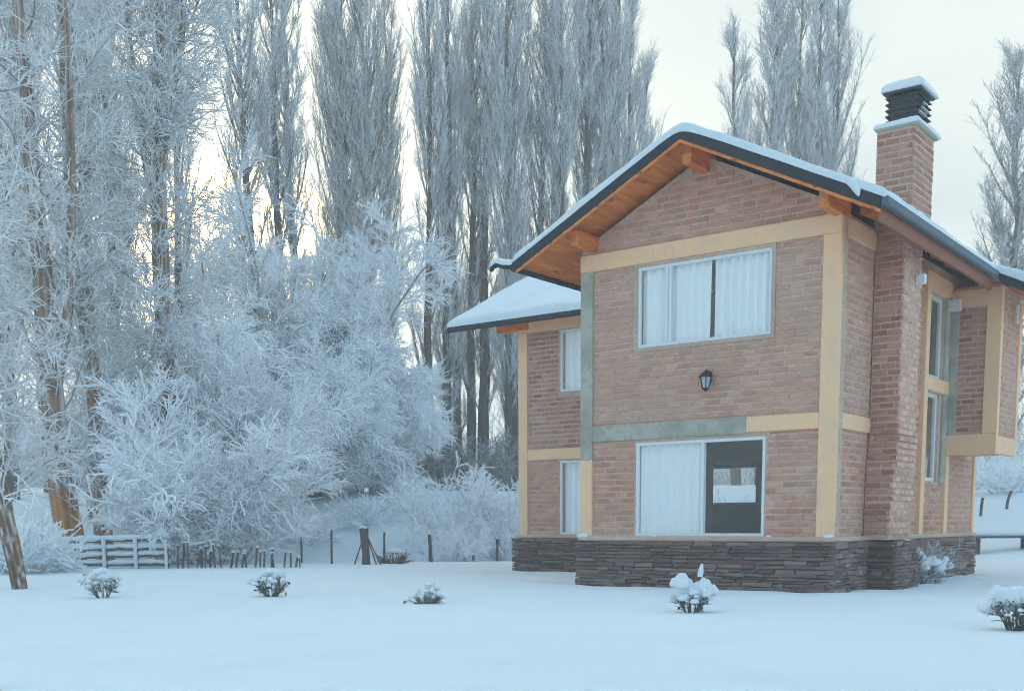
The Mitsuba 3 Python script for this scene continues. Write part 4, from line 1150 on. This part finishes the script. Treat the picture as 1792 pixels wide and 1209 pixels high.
shrub('small snowy shrub in front of the rail fence, leftmost on the lawn', -8.6, -6.53, 0.42, 0.36, 71, [(0.0, 0.40, 0.12, 0.07), (-0.08, 0.33, 0.08, 0.05), (0.1, 0.33, 0.08, 0.05)], 16, 70)
shrub('dark snowy shrub below the white bush, second from the left on the lawn', -6.46, -5.16, 0.40, 0.38, 72, [(-0.02, 0.36, 0.14, 0.08), (0.12, 0.34, 0.08, 0.06)], 26, 130)
shrub('low twiggy shrub in the middle of the lawn, left of the stone base', -3.63, -4.98, 0.26, 0.40, 73, [(0.06, 0.26, 0.09, 0.05)], 34, 50)
shrub('two lobed snow covered shrub in front of the stone base with a snowy stick', -0.04, -4.32, 0.33, 0.32, 74, [(0.0, 0.24, 0.12, 0.12), (0.09, 0.30, 0.11, 0.11), (-0.13, 0.36, 0.11, 0.10)], 22, 60, (0.09, 0.42, 0.55))
shrub('large snow capped shrub at the right edge of the lawn', 3.58, -4.5, 0.42, 0.38, 75, [(0.03, 0.36, 0.19, 0.13), (-0.12, 0.32, 0.14, 0.12), (0.18, 0.32, 0.14, 0.12)], 34, 160)

# the plant growing against the right side of the base
k = thing('climbing_shrub', 'snow covered trailing shrub against the stone base below the side window', 'shrub')
r_ = np.random.default_rng(91)
cur = np.array([(0.12, 2.75, 0.82), (0.16, 2.95, 0.74), (0.24, 3.15, 0.60), (0.34, 3.25, 0.42), (0.42, 3.45, 0.38), (0.45, 3.8, 0.36), (0.40, 4.1, 0.30)])
scene[f'{k}__snow'] = mikit.ply(cat([tube(cur, [0.03, 0.05, 0.07, 0.085, 0.08, 0.08, 0.05], 10)] + [lump(*(cur[r_.integers(3, 7)] + r_.normal(0, 0.10, 3) * [0.5, 1.3, 0.6] + [0.06, 0, -0.05]), s, s, s * 0.8, u) for u, s in enumerate(r_.uniform(0.05, 0.11, 16))]), 'mat_snowcap', smooth=True)
n_ = 60
az = r_.uniform(-1.5, 1.5, n_)
P_ = grow(r_, np.stack([r_.uniform(0.15, 0.4, n_), r_.uniform(2.9, 4.3, n_), np.full(n_, -0.1)], 1), np.stack([0.25 * np.cos(az), 0.5 * np.sin(az), np.ones(n_)], 1), r_.uniform(0.4, 0.95, n_), 6, (0, 0, 0), 0.35, 0.5)
i = np.repeat(np.arange(n_), 5)
p, d = sample(r_, P_, i, r_.uniform(0.3, 1, len(i)))
Q_ = grow(r_, p, side(r_, d, r_.uniform(30, 70, len(i))), r_.uniform(0.1, 0.28, len(i)), 3, (0, 0, 0), 0.3)
m, c = mesh_of([(P_, radii(n_, 6, 0.012, 0.006), 4, tone(r_, n_, BARK * 0.8, FROST, 0, 0.6)), (Q_, radii(len(i), 3, 0.007, 0.005), 3, tone(r_, len(i), BARK, FROST, 0.1, 0.9))])
scene[f'{k}__stems'] = mikit.ply(m, 'mat_twig', color=c)

# bench and stakes beyond the right corner of the house
bn = thing('bench', 'low dark bench with a thick layer of snow beyond the right corner of the house', 'bench')
B0, B1 = np.array([-2.85, 18.45]), np.array([0.2, 20.6])
bd = unit(B1 - B0); bnn = np.array([-bd[1], bd[0]])
bz = float(H(-1.5, 19.4)) - 0.06
add(f'{bn}__seat', cat([bar(B0 + bnn * o, B1 + bnn * o, bz + 0.42, bz + 0.42, 0.06, 0.03) for o in (0.0, 0.14, 0.28)]), 'mat_metal')
for t in (0.05, 0.42, 0.85):
    for o in (0.02, 0.26):
        b = B0 + (B1 - B0) * t + bnn * o
        add(f'{bn}__leg', cbx(b[0] - 0.05, b[0] + 0.05, b[1] - 0.05, b[1] + 0.05, bz - 0.3, bz + 0.388, 0.01), 'mat_metal')
pts = [(*(B0 + (B1 - B0) * t + bnn * 0.14), bz + 0.50) for t in np.linspace(0, 1, 20)]
sn = tube(pts, list(0.10 * fr.uniform(0.9, 1.1, 20)), 10)
scene[f'{bn}__snow'] = mikit.ply(sn, 'mat_snowcap', smooth=70)
for x, y, lx_, lab in ((-3.9, 23.3, 0.05, 'short crooked stake behind the bench, left'), (-3.35, 24.3, 0.14, 'leaning stake behind the bench, right')):
    z = float(H(x, y))
    k = thing('stake', lab, 'stake')
    scene[f'{k}__shaft'] = mikit.ply(tube([(x, y, z - 0.2), (x + lx_ * 0.4, y, z + 0.3), (x + lx_, y, z + 0.6)], [0.045, 0.05, 0.05], 7), 'mat_post', smooth=50)

# hedges and woods farther off
for x, y, s, n, ln, sp, lab in [
    (-4.6, 33.5, 81, 26, (1.0, 2.2), 1.1, 'snowy hedge bush beyond the right corner of the house'),
    (-2.6, 35.0, 82, 26, (1.0, 2.4), 1.1, 'snowy hedge bush at the right edge of the view'),
    (-6.5, 35.5, 83, 26, (1.0, 2.3), 1.1, 'snowy hedge bush half hidden by the right corner of the house'),
    (-0.5, 36.5, 84, 22, (1.0, 2.3), 1.1, 'snowy hedge bush just outside the right edge')]:
    bush('hedge_bush', lab, 'bush', x, y, s, n, ln, sp, W1, 0.02, (0, 0, 0.2), droop1=0.8, frost=(0.3, 0.9), ring=1.2)
bush('frosted_bush', 'frosted bush outside the rear window, seen through the lower front window', 'bush', -9.6, 16.2, 85, 16, (1.0, 2.0), 0.8, W1, 0.02, (0, 0, 0.2), droop1=0.8, frost=(0.1, 0.6), ring=0.7)
for x, y, h, v, w, lab in [(1.0, 41.0, 28, 2, 1.6, 'unseen poplar added beyond the right edge to darken the side window reflections'), (4.5, 42.5, 27, 0, 1.7, 'second unseen poplar added beyond the right edge to darken the side window reflections'), (8.0, 43.0, 29, 2, 1.6, 'third unseen poplar added beyond the right edge to darken the side window reflections'), (11.5, 45.0, 28, 1, 1.8, 'fourth unseen poplar added beyond the right edge, outside the view')]:
    put_poplar(x, y, h, v, w, lab, 'poplars added outside the view on the right for darker glass reflections')  # unseen trees, added so the side panes reflect something dark instead of sky
wr_ = np.random.default_rng(123)
gs = []
NT = 420
ang = wr_.uniform(-0.75, 0.75, NT) + math.atan2(_F[1], _F[0]); rad_ = wr_.uniform(85, 135, NT)
wx, wy = CAM[0] + rad_ * np.cos(ang), CAM[1] + rad_ * np.sin(ang)
o = np.stack([wx, wy, H(wx, wy) - 0.2], 1)
i = np.repeat(np.arange(NT), 7)
hh = wr_.uniform(3.5, 8.0, NT)
d = np.c_[wr_.normal(0, 0.45, (len(i), 2)), np.ones(len(i))]
A_ = grow(wr_, o[i] + np.c_[wr_.normal(0, 0.7, (len(i), 2)), np.zeros(len(i))], d, hh[i] * wr_.uniform(0.7, 1.0, len(i)), 5, (0, 0, 0.1), 0.2, 0.4)
i2 = np.repeat(np.arange(len(i)), 16)
p, d = sample(wr_, A_, i2, wr_.uniform(0.1, 1, len(i2)))
B_ = grow(wr_, p, side(wr_, d, wr_.uniform(20, 60, len(i2)), 0.1), wr_.uniform(0.6, 1.9, len(i2)), 3, (0, 0, 0.1), 0.25, 0.3)
m, c = mesh_of([(A_, radii(len(i), 5, 0.09, 0.03), 3, tone(wr_, len(i), BARE, FROST, 0.1, 0.7)), (B_, radii(len(i2), 3, 0.045, 0.025), 3, tone(wr_, len(i2), BARE, FROST, 0.3, 0.95))])
add('far_woodland', m, 'mat_twig', color=c, kind='stuff', label='pale frosted woodland far behind the poplars', category='woodland')
print('tris', sum(len(meshkit.WRITTEN[d['filename']][1]) for d in scene.values() if d.get('type') == 'ply') // 1000, 'k; unique', sum(len(w[1]) for w in meshkit.WRITTEN.values()) // 1000, 'k')

scene['haze_air'] = {'type': 'homogeneous', 'albedo': {'type': 'rgb', 'value': [0.95, 0.955, 0.96]}, 'sigma_t': 0.0036, 'phase': {'type': 'hg', 'g': 0.35}}
scene['haze'] = {'type': 'cube', 'to_world': T().translate([0, 0, 19]).scale([720, 720, 20.5]), 'bsdf': {'type': 'null'}, 'interior': {'type': 'ref', 'id': 'haze_air'}}
labels['haze'] = {'kind': 'stuff', 'label': 'thin cold morning mist in the air', 'category': 'haze'}
scene['camera']['medium'] = {'type': 'ref', 'id': 'haze_air'}
